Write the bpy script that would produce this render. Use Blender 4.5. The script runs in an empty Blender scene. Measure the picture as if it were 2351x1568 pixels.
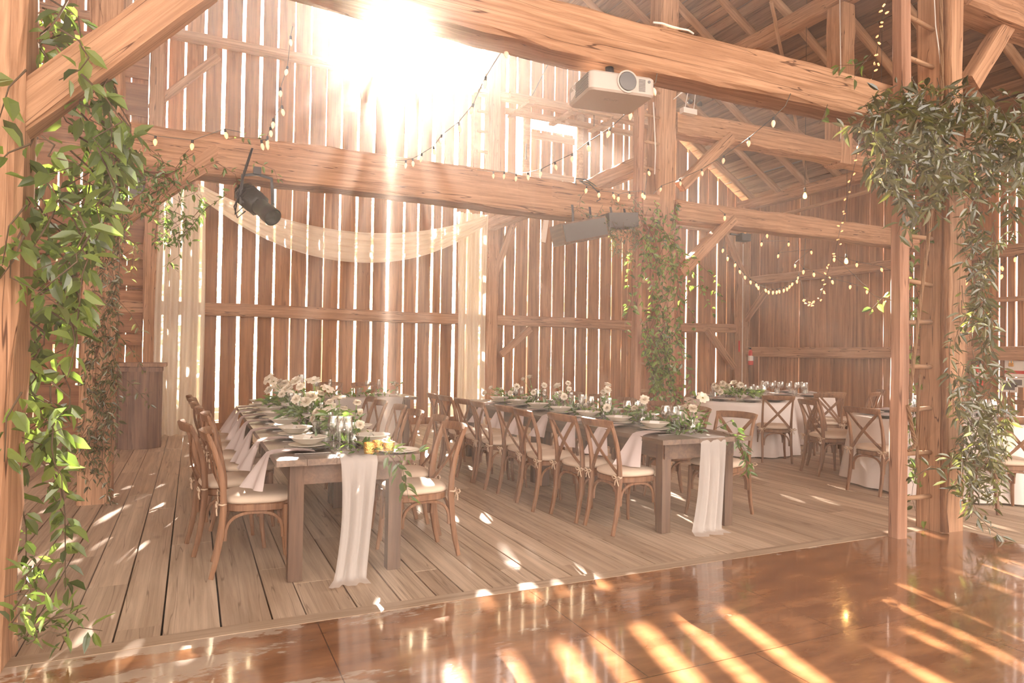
import bpy, math, random
from mathutils import Vector, Matrix, Euler, noise
S = bpy.context.scene
COL = S.collection
PI = math.pi
# ------------------------------------------------------------------ camera
FPX = 1560.0
YAW, PITCH, ROLL, EYE = math.radians(25.15), math.radians(0.9), math.radians(0.9), 1.42
FWD = Vector((math.sin(YAW)*math.cos(PITCH), math.cos(YAW)*math.cos(PITCH), math.sin(PITCH)))
_r0 = Vector((math.cos(YAW), -math.sin(YAW), 0)); _u0 = _r0.cross(FWD)
RIGHT = _r0*math.cos(ROLL) + _u0*math.sin(ROLL)
UP = -_r0*math.sin(ROLL) + _u0*math.cos(ROLL)
CAM = Vector((0, 0, EYE))
cd = bpy.data.cameras.new('camera'); cam = bpy.data.objects.new('camera', cd); COL.objects.link(cam)
cd.sensor_width = 36; cd.lens = FPX/2351*36; cd.clip_start = 0.05; cd.clip_end = 300
mw = Matrix.Identity(4)
for i in range(3):
    mw[i][0] = RIGHT[i]; mw[i][1] = UP[i]; mw[i][2] = -FWD[i]; mw[i][3] = CAM[i]
cam.matrix_world = mw
S.camera = cam
# ------------------------------------------------------------------ light
S.view_settings.view_transform = 'Standard'; S.view_settings.look = 'None'
S.view_settings.gamma = 1; S.view_settings.use_curve_mapping = False
S.view_settings.exposure = -0.2
S.cycles.use_denoising = True
S.cycles.adaptive_threshold = 0.02; S.cycles.max_bounces = 6; S.cycles.diffuse_bounces = 5; S.cycles.glossy_bounces = 3
S.cycles.transmission_bounces = 4; S.cycles.transparent_max_bounces = 14; S.cycles.volume_bounces = 1
S.cycles.caustics_reflective = False; S.cycles.caustics_refractive = False
S.cycles.sample_clamp_indirect = 6
world = bpy.data.worlds.new('world'); S.world = world; world.use_nodes = True
wn = world.node_tree; bg = wn.nodes['Background']
bg.inputs['Color'].default_value = (1.0, 0.87, 0.76, 1); bg.inputs['Strength'].default_value = 6.0
SUN_DIR = Vector((3.30/12.7*.88, 0.880, 0.4175)).normalized()
ld = bpy.data.lights.new('sun', 'SUN'); ld.energy = 125; ld.angle = math.radians(0.5); ld.color = (1.0, 0.87, 0.75)
sun = bpy.data.objects.new('sun', ld); COL.objects.link(sun)
sun.rotation_euler = SUN_DIR.to_track_quat('Z', 'Y').to_euler(); sun.location = SUN_DIR*60
# ------------------------------------------------------------------ pixel to place (true distances)
def ray(px, py): return FWD + RIGHT*((px-1175.5)/FPX) + UP*((784-py)/FPX)
def aty(px, py, y):
    d = ray(px, py); return CAM + d*(y/d.y)
def atx(px, py, x):
    d = ray(px, py); return CAM + d*(x/d.x)
def atz(px, py, z=0.0):
    d = ray(px, py); return CAM + d*((z-EYE)/d.z)
# ------------------------------------------------------------------ mesh builder
class MB:
    def __init__(s): s.v = []; s.f = []; s.r = []; s.m = []
    def add(s, vs, fs, rnd=0.0, mi=0):
        o = len(s.v); s.v += [tuple(v) for v in vs]
        for f in fs: s.f.append(tuple(i+o for i in f)); s.r.append(rnd); s.m.append(mi)
    def box(s, c, d, rz=0.0, rnd=0.0, mi=0, M=None):
        x, y, z = d[0]/2, d[1]/2, d[2]/2
        vs = [Vector((a, b, e)) for a in (-x, x) for b in (-y, y) for e in (-z, z)]
        R = M if M is not None else Matrix.Rotation(rz, 3, 'Z')
        vs = [R @ v + Vector(c) for v in vs]
        s.add(vs, [(0,1,3,2),(4,6,7,5),(0,4,5,1),(2,3,7,6),(0,2,6,4),(1,5,7,3)], rnd, mi)
    def bar(s, p0, p1, w, h, rnd=0.0, mi=0, up=(0,0,1)):
        p0, p1 = Vector(p0), Vector(p1); d = p1-p0; L = d.length; d.normalize()
        u = Vector(up)
        if abs(d.dot(u)) > .98: u = Vector((0,1,0))
        y = u.cross(d).normalized(); z = d.cross(y)
        M = Matrix((d, y, z)).transposed()
        s.box((p0+p1)/2, (L, w, h), rnd=rnd, mi=mi, M=M)
    def tube(s, pts, rad, seg=8, cap=True, flat=1.0, rnd=0.0, mi=0, up=None):
        pts = [Vector(p) for p in pts]; n = len(pts)
        if not hasattr(rad, '__len__'): rad = [rad]*n
        ring = []; u = Vector(up) if up else None
        for i, p in enumerate(pts):
            t = (pts[min(i+1, n-1)]-pts[max(i-1, 0)]).normalized()
            if u is None: u = Vector((0,0,1)) if abs(t.z) < .9 else Vector((1,0,0))
            a = t.cross(u)
            if a.length < 1e-5: a = t.orthogonal()
            a.normalize(); b = a.cross(t)
            if up is None: u = b
            ring.append([p + a*(math.cos(2*PI*k/seg)*rad[i]) + b*(math.sin(2*PI*k/seg)*rad[i]*flat) for k in range(seg)])
        vs = [v for r in ring for v in r]; fs = []
        for i in range(n-1):
            for k in range(seg):
                k2 = (k+1) % seg
                fs.append((i*seg+k, i*seg+k2, (i+1)*seg+k2, (i+1)*seg+k))
        if cap: fs.append(tuple(range(seg-1, -1, -1))); fs.append(tuple((n-1)*seg+k for k in range(seg)))
        s.add(vs, fs, rnd, mi)
    def strap(s, pts, w, t, up, rnd=0.0, mi=0):
        """a bent bar of rectangular section; w across, t thick along up-ish normal"""
        pts = [Vector(p) for p in pts]; n = len(pts); vs = []; fs = []
        for i, p in enumerate(pts):
            d = (pts[min(i+1, n-1)]-pts[max(i-1, 0)]).normalized()
            a = d.cross(Vector(up)).normalized(); b = a.cross(d).normalized()
            ww = w[i] if hasattr(w, '__len__') else w
            tt = t[i] if hasattr(t, '__len__') else t
            a = a*ww/2; b = b*tt/2
            c = .7
            vs += [p+a*c+b, p+a+b*c, p+a-b*c, p+a*c-b, p-a*c-b, p-a-b*c, p-a+b*c, p-a*c+b]
        for i in range(n-1):
            for k in range(8):
                k2 = (k+1) % 8
                fs.append((i*8+k, (i+1)*8+k, (i+1)*8+k2, i*8+k2))
        fs.append(tuple(range(8))); fs.append(tuple((n-1)*8+k for k in range(7, -1, -1)))
        s.add(vs, fs, rnd, mi)
    def lathe(s, prof, seg=20, c=(0,0,0), rnd=0.0, mi=0, close=False):
        vs = []; fs = []; n = len(prof)
        for (r, z) in prof:
            for k in range(seg):
                vs.append((c[0]+r*math.cos(2*PI*k/seg), c[1]+r*math.sin(2*PI*k/seg), c[2]+z))
        for i in range(n-1):
            for k in range(seg):
                k2 = (k+1) % seg
                fs.append((i*seg+k, i*seg+k2, (i+1)*seg+k2, (i+1)*seg+k))
        if close: fs.append(tuple(range(seg-1, -1, -1))); fs.append(tuple((n-1)*seg+k for k in range(seg)))
        s.add(vs, fs, rnd, mi)
    def grid(s, fn, nu, nv, rnd=0.0, mi=0):
        vs = [fn(i/nu, j/nv) for j in range(nv+1) for i in range(nu+1)]
        fs = [(j*(nu+1)+i, j*(nu+1)+i+1, (j+1)*(nu+1)+i+1, (j+1)*(nu+1)+i) for j in range(nv) for i in range(nu)]
        s.add(vs, fs, rnd, mi)
    def mesh(s, name, mats, smooth=False, auto=None):
        me = bpy.data.meshes.new(name); me.from_pydata(s.v, [], s.f)
        if not isinstance(mats, (list, tuple)): mats = [mats]
        for m in mats: me.materials.append(m)
        if any(s.m): me.polygons.foreach_set('material_index', s.m)
        if any(s.r):
            at = me.attributes.new('rnd', 'FLOAT', 'FACE'); at.data.foreach_set('value', s.r)
        if smooth: me.polygons.foreach_set('use_smooth', [True]*len(s.f))
        me.update()
        if auto: me.set_sharp_from_angle(angle=math.radians(auto))
        return me
    def build(s, name, mats, parent=None, smooth=False, auto=None, loc=None, M=None):
        o = bpy.data.objects.new(name, s.mesh(name, mats, smooth, auto)); COL.objects.link(o)
        if M is not None: o.matrix_world = M
        elif loc is not None: o.location = loc
        if parent: o.parent = parent
        return o
def tag(o, label, cat, group=None, kind=None):
    o['label'] = label; o['category'] = cat
    if group: o['group'] = group
    if kind: o['kind'] = kind
    return o
def struct(o): o['kind'] = 'structure'; return o
def empty(name, loc=(0,0,0), rz=0.0, label=None, cat=None, group=None):
    o = bpy.data.objects.new(name, None); COL.objects.link(o); o.location = loc; o.rotation_euler = (0,0,rz)
    o.empty_display_size = .1
    if label: tag(o, label, cat, group)
    return o
def copy_tree(o, parent=None):
    c = o.copy(); COL.objects.link(c)
    if parent: c.parent = parent
    for ch in list(o.children): copy_tree(ch, c)
    return c
# ------------------------------------------------------------------ materials
def nt(name):
    m = bpy.data.materials.new(name); m.use_nodes = True
    t = m.node_tree; return m, t, t.nodes['Principled BSDF'], t.nodes, t.links
def simple(name, col, rough=.6, metal=0.0, spec=None, em=None, es=0.0, bump=0.0, bscale=60, var=0.0, vscale=8):
    m, t, b, N, L = nt(name)
    b.inputs['Base Color'].default_value = (*col, 1); b.inputs['Roughness'].default_value = rough
    b.inputs['Metallic'].default_value = metal
    if spec is not None: b.inputs['Specular IOR Level'].default_value = spec
    if em: b.inputs['Emission Color'].default_value = (*em, 1); b.inputs['Emission Strength'].default_value = es
    if bump or var:
        tc = N.new('ShaderNodeTexCoord')
        if bump:
            n = N.new('ShaderNodeTexNoise'); n.inputs['Scale'].default_value = bscale; n.inputs['Detail'].default_value = 4
            bp = N.new('ShaderNodeBump'); bp.inputs['Strength'].default_value = bump; bp.inputs['Distance'].default_value = .01
            L.new(tc.outputs['Object'], n.inputs['Vector']); L.new(n.outputs['Fac'], bp.inputs['Height']); L.new(bp.outputs['Normal'], b.inputs['Normal'])
        if var:
            n2 = N.new('ShaderNodeTexNoise'); n2.inputs['Scale'].default_value = vscale; n2.inputs['Detail'].default_value = 3
            L.new(tc.outputs['Object'], n2.inputs['Vector'])
            mr = N.new('ShaderNodeMapRange'); mr.inputs['From Min'].default_value = .25; mr.inputs['From Max'].default_value = .75
            mr.inputs['To Min'].default_value = 1-var; mr.inputs['To Max'].default_value = 1+var
            L.new(n2.outputs['Fac'], mr.inputs['Value'])
            mx = N.new('ShaderNodeMix'); mx.data_type = 'RGBA'; mx.blend_type = 'MULTIPLY'; mx.inputs['Factor'].default_value = 1
            mx.inputs['A'].default_value = (*col, 1); L.new(mr.outputs['Result'], mx.inputs['B']); L.new(mx.outputs['Result'], b.inputs['Base Color'])
    return m
def wood(name, dark, light, axis='X', rough=.75, grain=18, stretch=.05, crack=.5, knots=.35, bump=.35, rnd=.35, spec=.3, blotch=.25):
    """wood grain running along one object axis, with cracks, knots and per-board tint ('rnd' face attribute)"""
    m, t, b, N, L = nt(name)
    tc = N.new('ShaderNodeTexCoord'); oi = N.new('ShaderNodeObjectInfo')
    ad = N.new('ShaderNodeVectorMath'); ad.operation = 'ADD'
    cm = N.new('ShaderNodeCombineXYZ'); mu = N.new('ShaderNodeMath'); mu.operation = 'MULTIPLY'; mu.inputs[1].default_value = 37
    at = N.new('ShaderNodeAttribute'); at.attribute_name = 'rnd'
    m2 = N.new('ShaderNodeMath'); m2.operation = 'MULTIPLY_ADD'; m2.inputs[1].default_value = 53
    L.new(oi.outputs['Random'], mu.inputs[0]); L.new(at.outputs['Fac'], m2.inputs[0]); L.new(mu.outputs[0], m2.inputs[2])
    for k in range(3): L.new(m2.outputs[0], cm.inputs[k])
    L.new(tc.outputs['Object'], ad.inputs[0]); L.new(cm.outputs[0], ad.inputs[1])
    mp = N.new('ShaderNodeMapping'); L.new(ad.outputs[0], mp.inputs['Vector'])
    i = 'XYZ'.index(axis); sc = [1.0]*3; sc[i] = stretch; mp.inputs['Scale'].default_value = sc
    n1 = N.new('ShaderNodeTexNoise'); n1.inputs['Scale'].default_value = grain; n1.inputs['Detail'].default_value = 7; n1.inputs['Roughness'].default_value = .65
    n1.inputs['Distortion'].default_value = .4
    L.new(mp.outputs[0], n1.inputs['Vector'])
    cr = N.new('ShaderNodeValToRGB'); L.new(n1.outputs['Fac'], cr.inputs['Fac'])
    cr.color_ramp.elements[0].position = .3; cr.color_ramp.elements[0].color = (*dark, 1)
    cr.color_ramp.elements[1].position = .68; cr.color_ramp.elements[1].color = (*light, 1)
    last = cr.outputs['Color']
    def mult(fac, col, lo, hi, src):
        nonlocal last
        mr = N.new('ShaderNodeMapRange'); mr.inputs['From Min'].default_value = lo; mr.inputs['From Max'].default_value = hi
        mr.inputs['To Min'].default_value = 0; mr.inputs['To Max'].default_value = fac; L.new(src, mr.inputs['Value'])
        mx = N.new('ShaderNodeMix'); mx.data_type = 'RGBA'; mx.blend_type = 'MULTIPLY'
        L.new(mr.outputs[0], mx.inputs['Factor']); L.new(last, mx.inputs['A']); mx.inputs['B'].default_value = (*col, 1)
        last = mx.outputs['Result']
    # broad blotches
    n3 = N.new('ShaderNodeTexNoise'); n3.inputs['Scale'].default_value = 2.2; n3.inputs['Detail'].default_value = 3
    mp3 = N.new('ShaderNodeMapping'); s3 = [1.0]*3; s3[i] = .3; mp3.inputs['Scale'].default_value = s3
    L.new(ad.outputs[0], mp3.inputs['Vector']); L.new(mp3.outputs[0], n3.inputs['Vector'])
    mult(blotch*2, (.62, .52, .45), .45, .75, n3.outputs['Fac'])
    if rnd: mult(rnd*1.6, (.45, .38, .34), .25, 1.0, at.outputs['Fac'])
    if knots:
        v = N.new('ShaderNodeTexVoronoi'); v.inputs['Scale'].default_value = 2.6; mp4 = N.new('ShaderNodeMapping'); s4 = [1.0]*3; s4[i] = .5
        mp4.inputs['Scale'].default_value = s4; L.new(ad.outputs[0], mp4.inputs['Vector']); L.new(mp4.outputs[0], v.inputs['Vector'])
        mult(knots, (.25, .16, .12), .10, .02, v.outputs['Distance'])
    if crack:
        n2 = N.new('ShaderNodeTexNoise'); n2.inputs['Scale'].default_value = 12; n2.inputs['Detail'].default_value = 2
        mp2 = N.new('ShaderNodeMapping'); s2 = [1.0]*3; s2[i] = .025; mp2.inputs['Scale'].default_value = s2
        L.new(ad.outputs[0], mp2.inputs['Vector']); L.new(mp2.outputs[0], n2.inputs['Vector'])
        ab = N.new('ShaderNodeMath'); ab.operation = 'SUBTRACT'; ab.inputs[1].default_value = .5; L.new(n2.outputs['Fac'], ab.inputs[0])
        a2 = N.new('ShaderNodeMath'); a2.operation = 'ABSOLUTE'; L.new(ab.outputs[0], a2.inputs[0])
        mult(crack, (.16, .10, .07), .007, .002, a2.outputs[0])
    L.new(last, b.inputs['Base Color'])
    b.inputs['Roughness'].default_value = rough; b.inputs['Specular IOR Level'].default_value = spec
    bp = N.new('ShaderNodeBump'); bp.inputs['Strength'].default_value = bump; bp.inputs['Distance'].default_value = .006
    L.new(n1.outputs['Fac'], bp.inputs['Height']); L.new(bp.outputs['Normal'], b.inputs['Normal'])
    return m
def sheer(name, col, transp=.25, transl=.5, weave=True):
    m, t, b, N, L = nt(name); N.remove(b); out = N['Material Output']
    d = N.new('ShaderNodeBsdfDiffuse'); d.inputs['Color'].default_value = (*col, 1)
    tl = N.new('ShaderNodeBsdfTranslucent'); tl.inputs['Color'].default_value = (*col, 1)
    tr = N.new('ShaderNodeBsdfTransparent')
    m1 = N.new('ShaderNodeMixShader'); m1.inputs[0].default_value = transl; L.new(d.outputs[0], m1.inputs[1]); L.new(tl.outputs[0], m1.inputs[2])
    m2 = N.new('ShaderNodeMixShader'); m2.inputs[0].default_value = transp; L.new(m1.outputs[0], m2.inputs[1]); L.new(tr.outputs[0], m2.inputs[2])
    L.new(m2.outputs[0], out.inputs['Surface']); return m
def leafmat(name, c1, c2, transl=.5, gloss=.12, tint=(1.6,1.7,.9)):
    m, t, b, N, L = nt(name); N.remove(b); out = N['Material Output']
    at = N.new('ShaderNodeAttribute'); at.attribute_name = 'rnd'
    cr = N.new('ShaderNodeValToRGB'); cr.color_ramp.elements[0].color = (*c1, 1); cr.color_ramp.elements[1].color = (*c2, 1)
    L.new(at.outputs['Fac'], cr.inputs['Fac'])
    d = N.new('ShaderNodeBsdfDiffuse'); L.new(cr.outputs[0], d.inputs['Color'])
    tl = N.new('ShaderNodeBsdfTranslucent')
    hs = N.new('ShaderNodeMix'); hs.data_type = 'RGBA'; hs.blend_type = 'MULTIPLY'; hs.inputs['Factor'].default_value = 1
    L.new(cr.outputs[0], hs.inputs['A']); hs.inputs['B'].default_value = (*tint, 1); L.new(hs.outputs['Result'], tl.inputs['Color'])
    m1 = N.new('ShaderNodeMixShader'); m1.inputs[0].default_value = transl; L.new(d.outputs[0], m1.inputs[1]); L.new(tl.outputs[0], m1.inputs[2])
    g = N.new('ShaderNodeBsdfGlossy'); g.inputs['Roughness'].default_value = .3
    m2 = N.new('ShaderNodeMixShader'); m2.inputs[0].default_value = gloss; L.new(m1.outputs[0], m2.inputs[1]); L.new(g.outputs[0], m2.inputs[2])
    L.new(m2.outputs[0], out.inputs['Surface']); return m
def thin_glass(name, tint=(1,1,1), base=.06, rough=.02):
    m, t, b, N, L = nt(name); N.remove(b); out = N['Material Output']
    tr = N.new('ShaderNodeBsdfTransparent'); tr.inputs['Color'].default_value = (*tint, 1)
    g = N.new('ShaderNodeBsdfGlossy'); g.inputs['Roughness'].default_value = rough
    fr = N.new('ShaderNodeLayerWeight'); fr.inputs['Blend'].default_value = .35
    mr = N.new('ShaderNodeMapRange'); mr.inputs['To Min'].default_value = base; mr.inputs['To Max'].default_value = .75; L.new(fr.outputs['Facing'], mr.inputs['Value'])
    pw = N.new('ShaderNodeMath'); pw.operation = 'POWER'; pw.inputs[1].default_value = 1.0; L.new(mr.outputs[0], pw.inputs[0])
    mx = N.new('ShaderNodeMixShader'); L.new(pw.outputs[0], mx.inputs[0]); L.new(tr.outputs[0], mx.inputs[1]); L.new(g.outputs[0], mx.inputs[2])
    L.new(mx.outputs[0], out.inputs['Surface']); return m
M = {}
M['timber'] = wood('hewn timber', (.25,.12,.060), (.55,.315,.185), 'X', grain=34, stretch=.03, crack=.85, knots=.3, blotch=.3)
M['pole'] = wood('round pole', (.24,.12,.06), (.52,.32,.19), 'X', crack=.5)
M['wallwood'] = wood('barn boards', (.19,.080,.035), (.52,.255,.118), 'Z', grain=14, crack=.4, knots=.55, rnd=.35)
M['roofwood'] = wood('roof boards', (.13,.068,.04), (.44,.26,.155), 'Y', grain=12, crack=.5, rnd=.6)
M['plankwood'] = wood('inner planks', (.20,.085,.042), (.46,.225,.115), 'X', grain=14, crack=.4)
M['floorwood'] = wood('floor planks', (.38,.27,.185), (.70,.54,.40), 'Y', grain=22, stretch=.035, crack=.45, knots=.4, rough=.6, rnd=.30, blotch=.25, spec=.35)
M['tin'] = simple('roof tin', (.22,.19,.17), .5, .3)
M['soil'] = simple('soil', (.05,.035,.025), .95)
# ------------------------------------------------------------------ timbers
def timber(name, p0, p1, w, h, seed=0, mat='timber', rough=.007, label=None, cat=None, group=None, up=(0,0,1)):
    """hand-hewn beam: its own object, local X along its length"""
    p0, p1 = Vector(p0), Vector(p1); d = p1-p0; L = d.length; d.normalize(); u = Vector(up)
    if abs(d.dot(u)) > .98: u = Vector((0,1,0))
    y = u.cross(d).normalized(); z = d.cross(y)
    mat4 = Matrix.Identity(4)
    for i in range(3): mat4[i][0] = d[i]; mat4[i][1] = y[i]; mat4[i][2] = z[i]; mat4[i][3] = p0[i]
    rn = random.Random(seed*7+3); n = max(2, int(L/.22)); b = MB(); vs = []; fs = []
    c = min(w, h)*.09
    base = [(-w/2+c,-h/2),(w/2-c,-h/2),(w/2,-h/2+c),(w/2,h/2-c),(w/2-c,h/2),(-w/2+c,h/2),(-w/2,h/2-c),(-w/2,-h/2+c)]
    ph = [rn.uniform(0,6) for _ in range(4)]
    for i in range(n+1):
        x = L*i/n
        sy = rough*1.5*math.sin(x*1.3+ph[0]); sz = rough*1.5*math.sin(x*1.1+ph[1])
        for (a, e) in base:
            vs.append((x, a+sy+rn.uniform(-rough, rough), e+sz+rn.uniform(-rough, rough)))
    for i in range(n):
        for k in range(8):
            k2 = (k+1) % 8; fs.append((i*8+k, i*8+k2, (i+1)*8+k2, (i+1)*8+k))
    fs.append(tuple(range(7,-1,-1))); fs.append(tuple(n*8+k for k in range(8)))
    b.add(vs, fs)
    o = b.build(name, M[mat], M=mat4)
    if label: tag(o, label, cat, group)
    else: struct(o)
    return o
def pole(name, p0, p1, r0, r1, seed=0, mat='pole', label=None, cat=None, seg=10):
    p0, p1 = Vector(p0), Vector(p1); d = p1-p0; L = d.length; d.normalize()
    u = Vector((0,0,1)) if abs(d.z) < .98 else Vector((0,1,0))
    y = u.cross(d).normalized(); z = d.cross(y); mat4 = Matrix.Identity(4)
    for i in range(3): mat4[i][0] = d[i]; mat4[i][1] = y[i]; mat4[i][2] = z[i]; mat4[i][3] = p0[i]
    rn = random.Random(seed); n = max(2, int(L/.35)); b = MB()
    pts = [(L*i/n, rn.uniform(-.006,.006), rn.uniform(-.006,.006)) for i in range(n+1)]
    b.tube(pts, [(r0+(r1-r0)*i/n)*rn.uniform(.95,1.05) for i in range(n+1)], seg, up=(0,0,1))
    o = b.build(name, M[mat], smooth=True, auto=50, M=mat4)
    if label: tag(o, label, cat)
    else: struct(o)
    return o
# ------------------------------------------------------------------ the barn shell
YG, XR, XL, YBACK = 12.7, 12.15, -7.55, -4.5     # gable wall, right wall, left wall, open threshing end behind the camera
EAVE, RIDGE_X = 5.22, 2.3
SLOPE = .615
def roofz(x): return EAVE + SLOPE*((XR-x) if x > RIDGE_X else (x-XL))
rn = random.Random(5)
g = MB(); g.box(((XL+XR)/2, 3, -.35), (40, 40, .1)); struct(g.build('ground', M['soil']))
# plank floor
def plank_floor():
    b = MB(); x = XL
    r = random.Random(11)
    while x < XR:
        w = r.choice((.17,.19,.21,.23,.25,.27)); y = YBACK - r.uniform(0, 3)
        while y < YG:
            L = r.uniform(2.6, 4.4); y1 = min(y+L, YG)
            if y1 > YBACK:
                gap = r.choice((.006,.007,.009,.012)); zz = r.uniform(-.003, .001)
                y0 = max(y, YBACK)
                b.box((x+w/2, (y0+y1)/2, zz-.02), (w-gap, y1-y0-.004, .04), rnd=r.random())
            y += L
        x += w
    return struct(b.build('floor', M['floorwood']))
plank_floor()
# gable wall of upright boards with daylight between them
GAPS = [-2.22,-1.97,-1.66,-1.3,-1.0,-.74,-.47,-.21,.09,.39,.70,.99,1.27,1.56,1.84,2.13,2.41,2.72,3.02,3.32,3.63,3.91,4.2,4.39,4.67,4.94,5.23,5.5,5.77,6.0,6.3,6.59,6.88,7.18,7.47,7.76,8.07,8.37,8.65,8.8,9.1,9.42,9.75,10.1,10.46,10.79,11.08,11.38,11.68,11.93]
WID = {-2.22:.02,-1.97:.028,-1.66:.03,.09:.036,.39:.058,.70:.052,.99:.045,1.27:.034,1.56:.02,1.84:.026,2.13:.018,2.41:.03,2.72:.046,3.02:.044,3.32:.06,3.63:.03,3.91:.028,4.2:.04,4.39:.02,4.67:.05,4.94:.034,5.23:.036,5.5:.012,5.77:.028,-.21:.03,-.47:.024,6.0:.02,6.3:.026,6.59:.02,6.88:.02,7.18:.016,7.47:.022,7.76:.024,8.07:.026,8.37:.014,8.65:.012,8.8:.008,10.46:.05,10.79:.05,11.08:.01,11.38:.045,11.68:.016,9.1:.01}
def board(b, r, along, a0, a1, z0, z1, fixed, t, rnd, e0=0, e1=0, jit=.005, wide=0):
    """upright board between a0 and a1 along an axis; ragged edges"""
    n = max(1, int((z1-z0)/.45)); vs = []; fs = []
    ph = r.uniform(0,6)
    for i in range(n+1):
        f = i/n
        l = a0 + r.uniform(-jit, jit); rr = a1 + r.uniform(-jit, jit)
        if wide and z0+(z1-z0)*f > 4.6: l += wide; rr -= wide
        for (a, o, zt) in ((l,-t/2,z1+e0),(rr,-t/2,z1+e1),(rr,t/2,z1+e1),(l,t/2,z1+e0)):
            z = z0 + (zt-z0)*f
            vs.append((a, fixed+o, z) if along == 'X' else (fixed-o, a, z))
    for i in range(n):
        for k in range(4):
            k2 = (k+1) % 4; fs.append((i*4+k, i*4+k2, (i+1)*4+k2, (i+1)*4+k))
    fs.append((3,2,1,0)); fs.append(tuple(n*4+k for k in range(4)))
    b.add(vs, fs, rnd)
def gapw(a): return WID.get(a, .012)*(1.5 if 3.6 < a < 9.2 else 1.15)
DOOR = (6.27, 7.38, 6.33)          # hay door in the gable: x0, x1, top of the opening
b = MB(); r = random.Random(21)
xs = []
x = XL
while x < -2.35: xs.append(x); x += r.uniform(.25,.31)
xs += GAPS + [XR]
for i in range(len(xs)-1):
    a0, a1 = xs[i], xs[i+1]
    g0, g1 = gapw(a0)/2, gapw(a1)/2
    zt = min(roofz(a0), roofz(a1)); sl = roofz(a1)-roofz(a0)
    e0 = max(0, -sl); e1 = max(0, sl)
    A, B = a0+g0, a1-g1
    if B > DOOR[0] and A < DOOR[1]:   # boards stop below and start again above the opening
        board(b, r, 'X', A, B, .02, 4.95, YG, .028, r.random())
        board(b, r, 'X', A, B, DOOR[2]+.03, zt, YG, .028, r.random(), e0, e1)
    else:
        board(b, r, 'X', A, B, .02, zt, YG, .028, r.random(), e0, e1, wide=.014 if 3.5 < a0 < 9 else 0)
b.box((2.3, YG, .05), (XR-XL, .05, .16), rnd=.9)
struct(b.build('wall_gable', M['wallwood']))
# right wall
RG = [12.39,12.08,11.81,11.51,11.23,10.91,10.63,10.36,10.07,9.78,9.49,9.19,8.89,8.58,8.28,7.98,7.68,7.38,7.08,6.79,6.67,6.53,6.4,6.1,5.8,5.5,5.2,4.9,4.6,4.3,4.0,3.7,3.4,3.1,2.8]
RW = {12.39:.014,12.08:.022,10.91:.024,11.23:.006,10.63:.012,9.19:.014,8.89:.022,8.28:.03,6.79:.03,6.67:.026,6.53:.04,6.4:.03}
b = MB()
for i in range(len(RG)-1):
    a1, a0 = RG[i], RG[i+1]
    board(b, r, 'Y', a0+RW.get(a0,.007)/2, a1-RW.get(a1,.007)/2, .02, EAVE, XR, .028, r.random(), jit=.003)
b.box((XR, 12.54, 2.6), (.028, .28, 5.2), rnd=.5)
struct(b.build('wall_right', M['wallwood']))
# left wall, far outside the view, keeps the light in
b = MB(); y = 3.0
while y < YG:
    w = r.uniform(.25,.31); board(b, r, 'Y', y+.006, min(y+w, YG)-.006, .02, EAVE, XL, .028, r.random()); y += w
struct(b.build('wall_left', M['wallwood']))
# roof: boards with gaps under tin sheets
def roof(side):
    b = MB(); t = MB(); x0 = XR+.35 if side > 0 else XL-.35
    run = abs(x0-RIDGE_X); Ls = math.hypot(run, run*SLOPE); s = 0.0; r = random.Random(31+side)
    ux = Vector((-side/math.hypot(1,SLOPE), 0, SLOPE/math.hypot(1,SLOPE))); nz = Vector((side*SLOPE/math.hypot(1,SLOPE), 0, 1/math.hypot(1,SLOPE)))
    org = Vector((x0, 0, EAVE-.35*SLOPE)) + nz*.13
    Mx = Matrix((ux, Vector((0,1,0))*1, nz)).transposed()
    if Mx.determinant() < 0: Mx = Matrix((ux, Vector((0,-1,0)), nz)).transposed()
    while s < Ls:
        w = r.uniform(.18,.30); gap = r.choice((.006,.008,.01,.014,.02,.055) if side > 0 else (.01,))
        y = YBACK
        while y < YG+.2:
            L = r.uniform(3, 5); y1 = min(y+L, YG+.25)
            b.box(org+ux*(s+w/2)+Vector((0,(y+y1)/2,0)), (w, y1-y-.01, .022), rnd=r.random(), M=Mx); y = y1
        s += w+gap
    t.box(org+ux*(Ls/2)+nz*.05+Vector((0,(YBACK+YG)/2,0)), (Ls, YG-YBACK+.6, .006), M=Mx)
    o = struct(b.build('ceiling_right' if side > 0 else 'ceiling_left', M['roofwood']))
    struct(t.build('roof_tin', M['tin']))
roof(1); roof(-1)
# ------------------------------------------------------------------ rafters, plates, girts
y = 12.35; k = 0
while y > -4:
    pole('rafter', (XR+.2, y, EAVE-.12), (RIDGE_X, y+random.Random(k).uniform(-.05,.05), roofz(RIDGE_X)+.02), .075, .055, 100+k)
    if y > 4: pole('rafter', (XL-.2, y, EAVE-.12), (RIDGE_X, y, roofz(RIDGE_X)+.02), .07, .055, 200+k, seg=6)
    y -= .80; k += 1
timber('eave_plate', (12.0, -2, 4.93), (12.0, 12.6, 5.05), .22, .22, 1)
timber('purlin', (8.84, 3.0, 6.87), (8.84, 12.6, 6.95), .24, .28, 2)
for i, (z, h, xa, xb) in enumerate(((2.06,.21,-7.4,12.0),(6.62,.13,-2.6,12.0),(4.47,.2,-7.4,12.0))):
    timber('girt', (xa, YG-.13, z), (xb, YG-.13, z), .2, h, 3+i)
for i, (z, h) in enumerate(((1.52,.22),(3.2,.19))):
    timber('girt', (XR-.13, 3.0, z), (XR-.13, 12.5, z), .18, h, 10+i)
timber('girt', (XR-.12, 3.0, 2.42), (XR-.12, 7.2, 2.42), .12, .07, 14)
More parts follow.
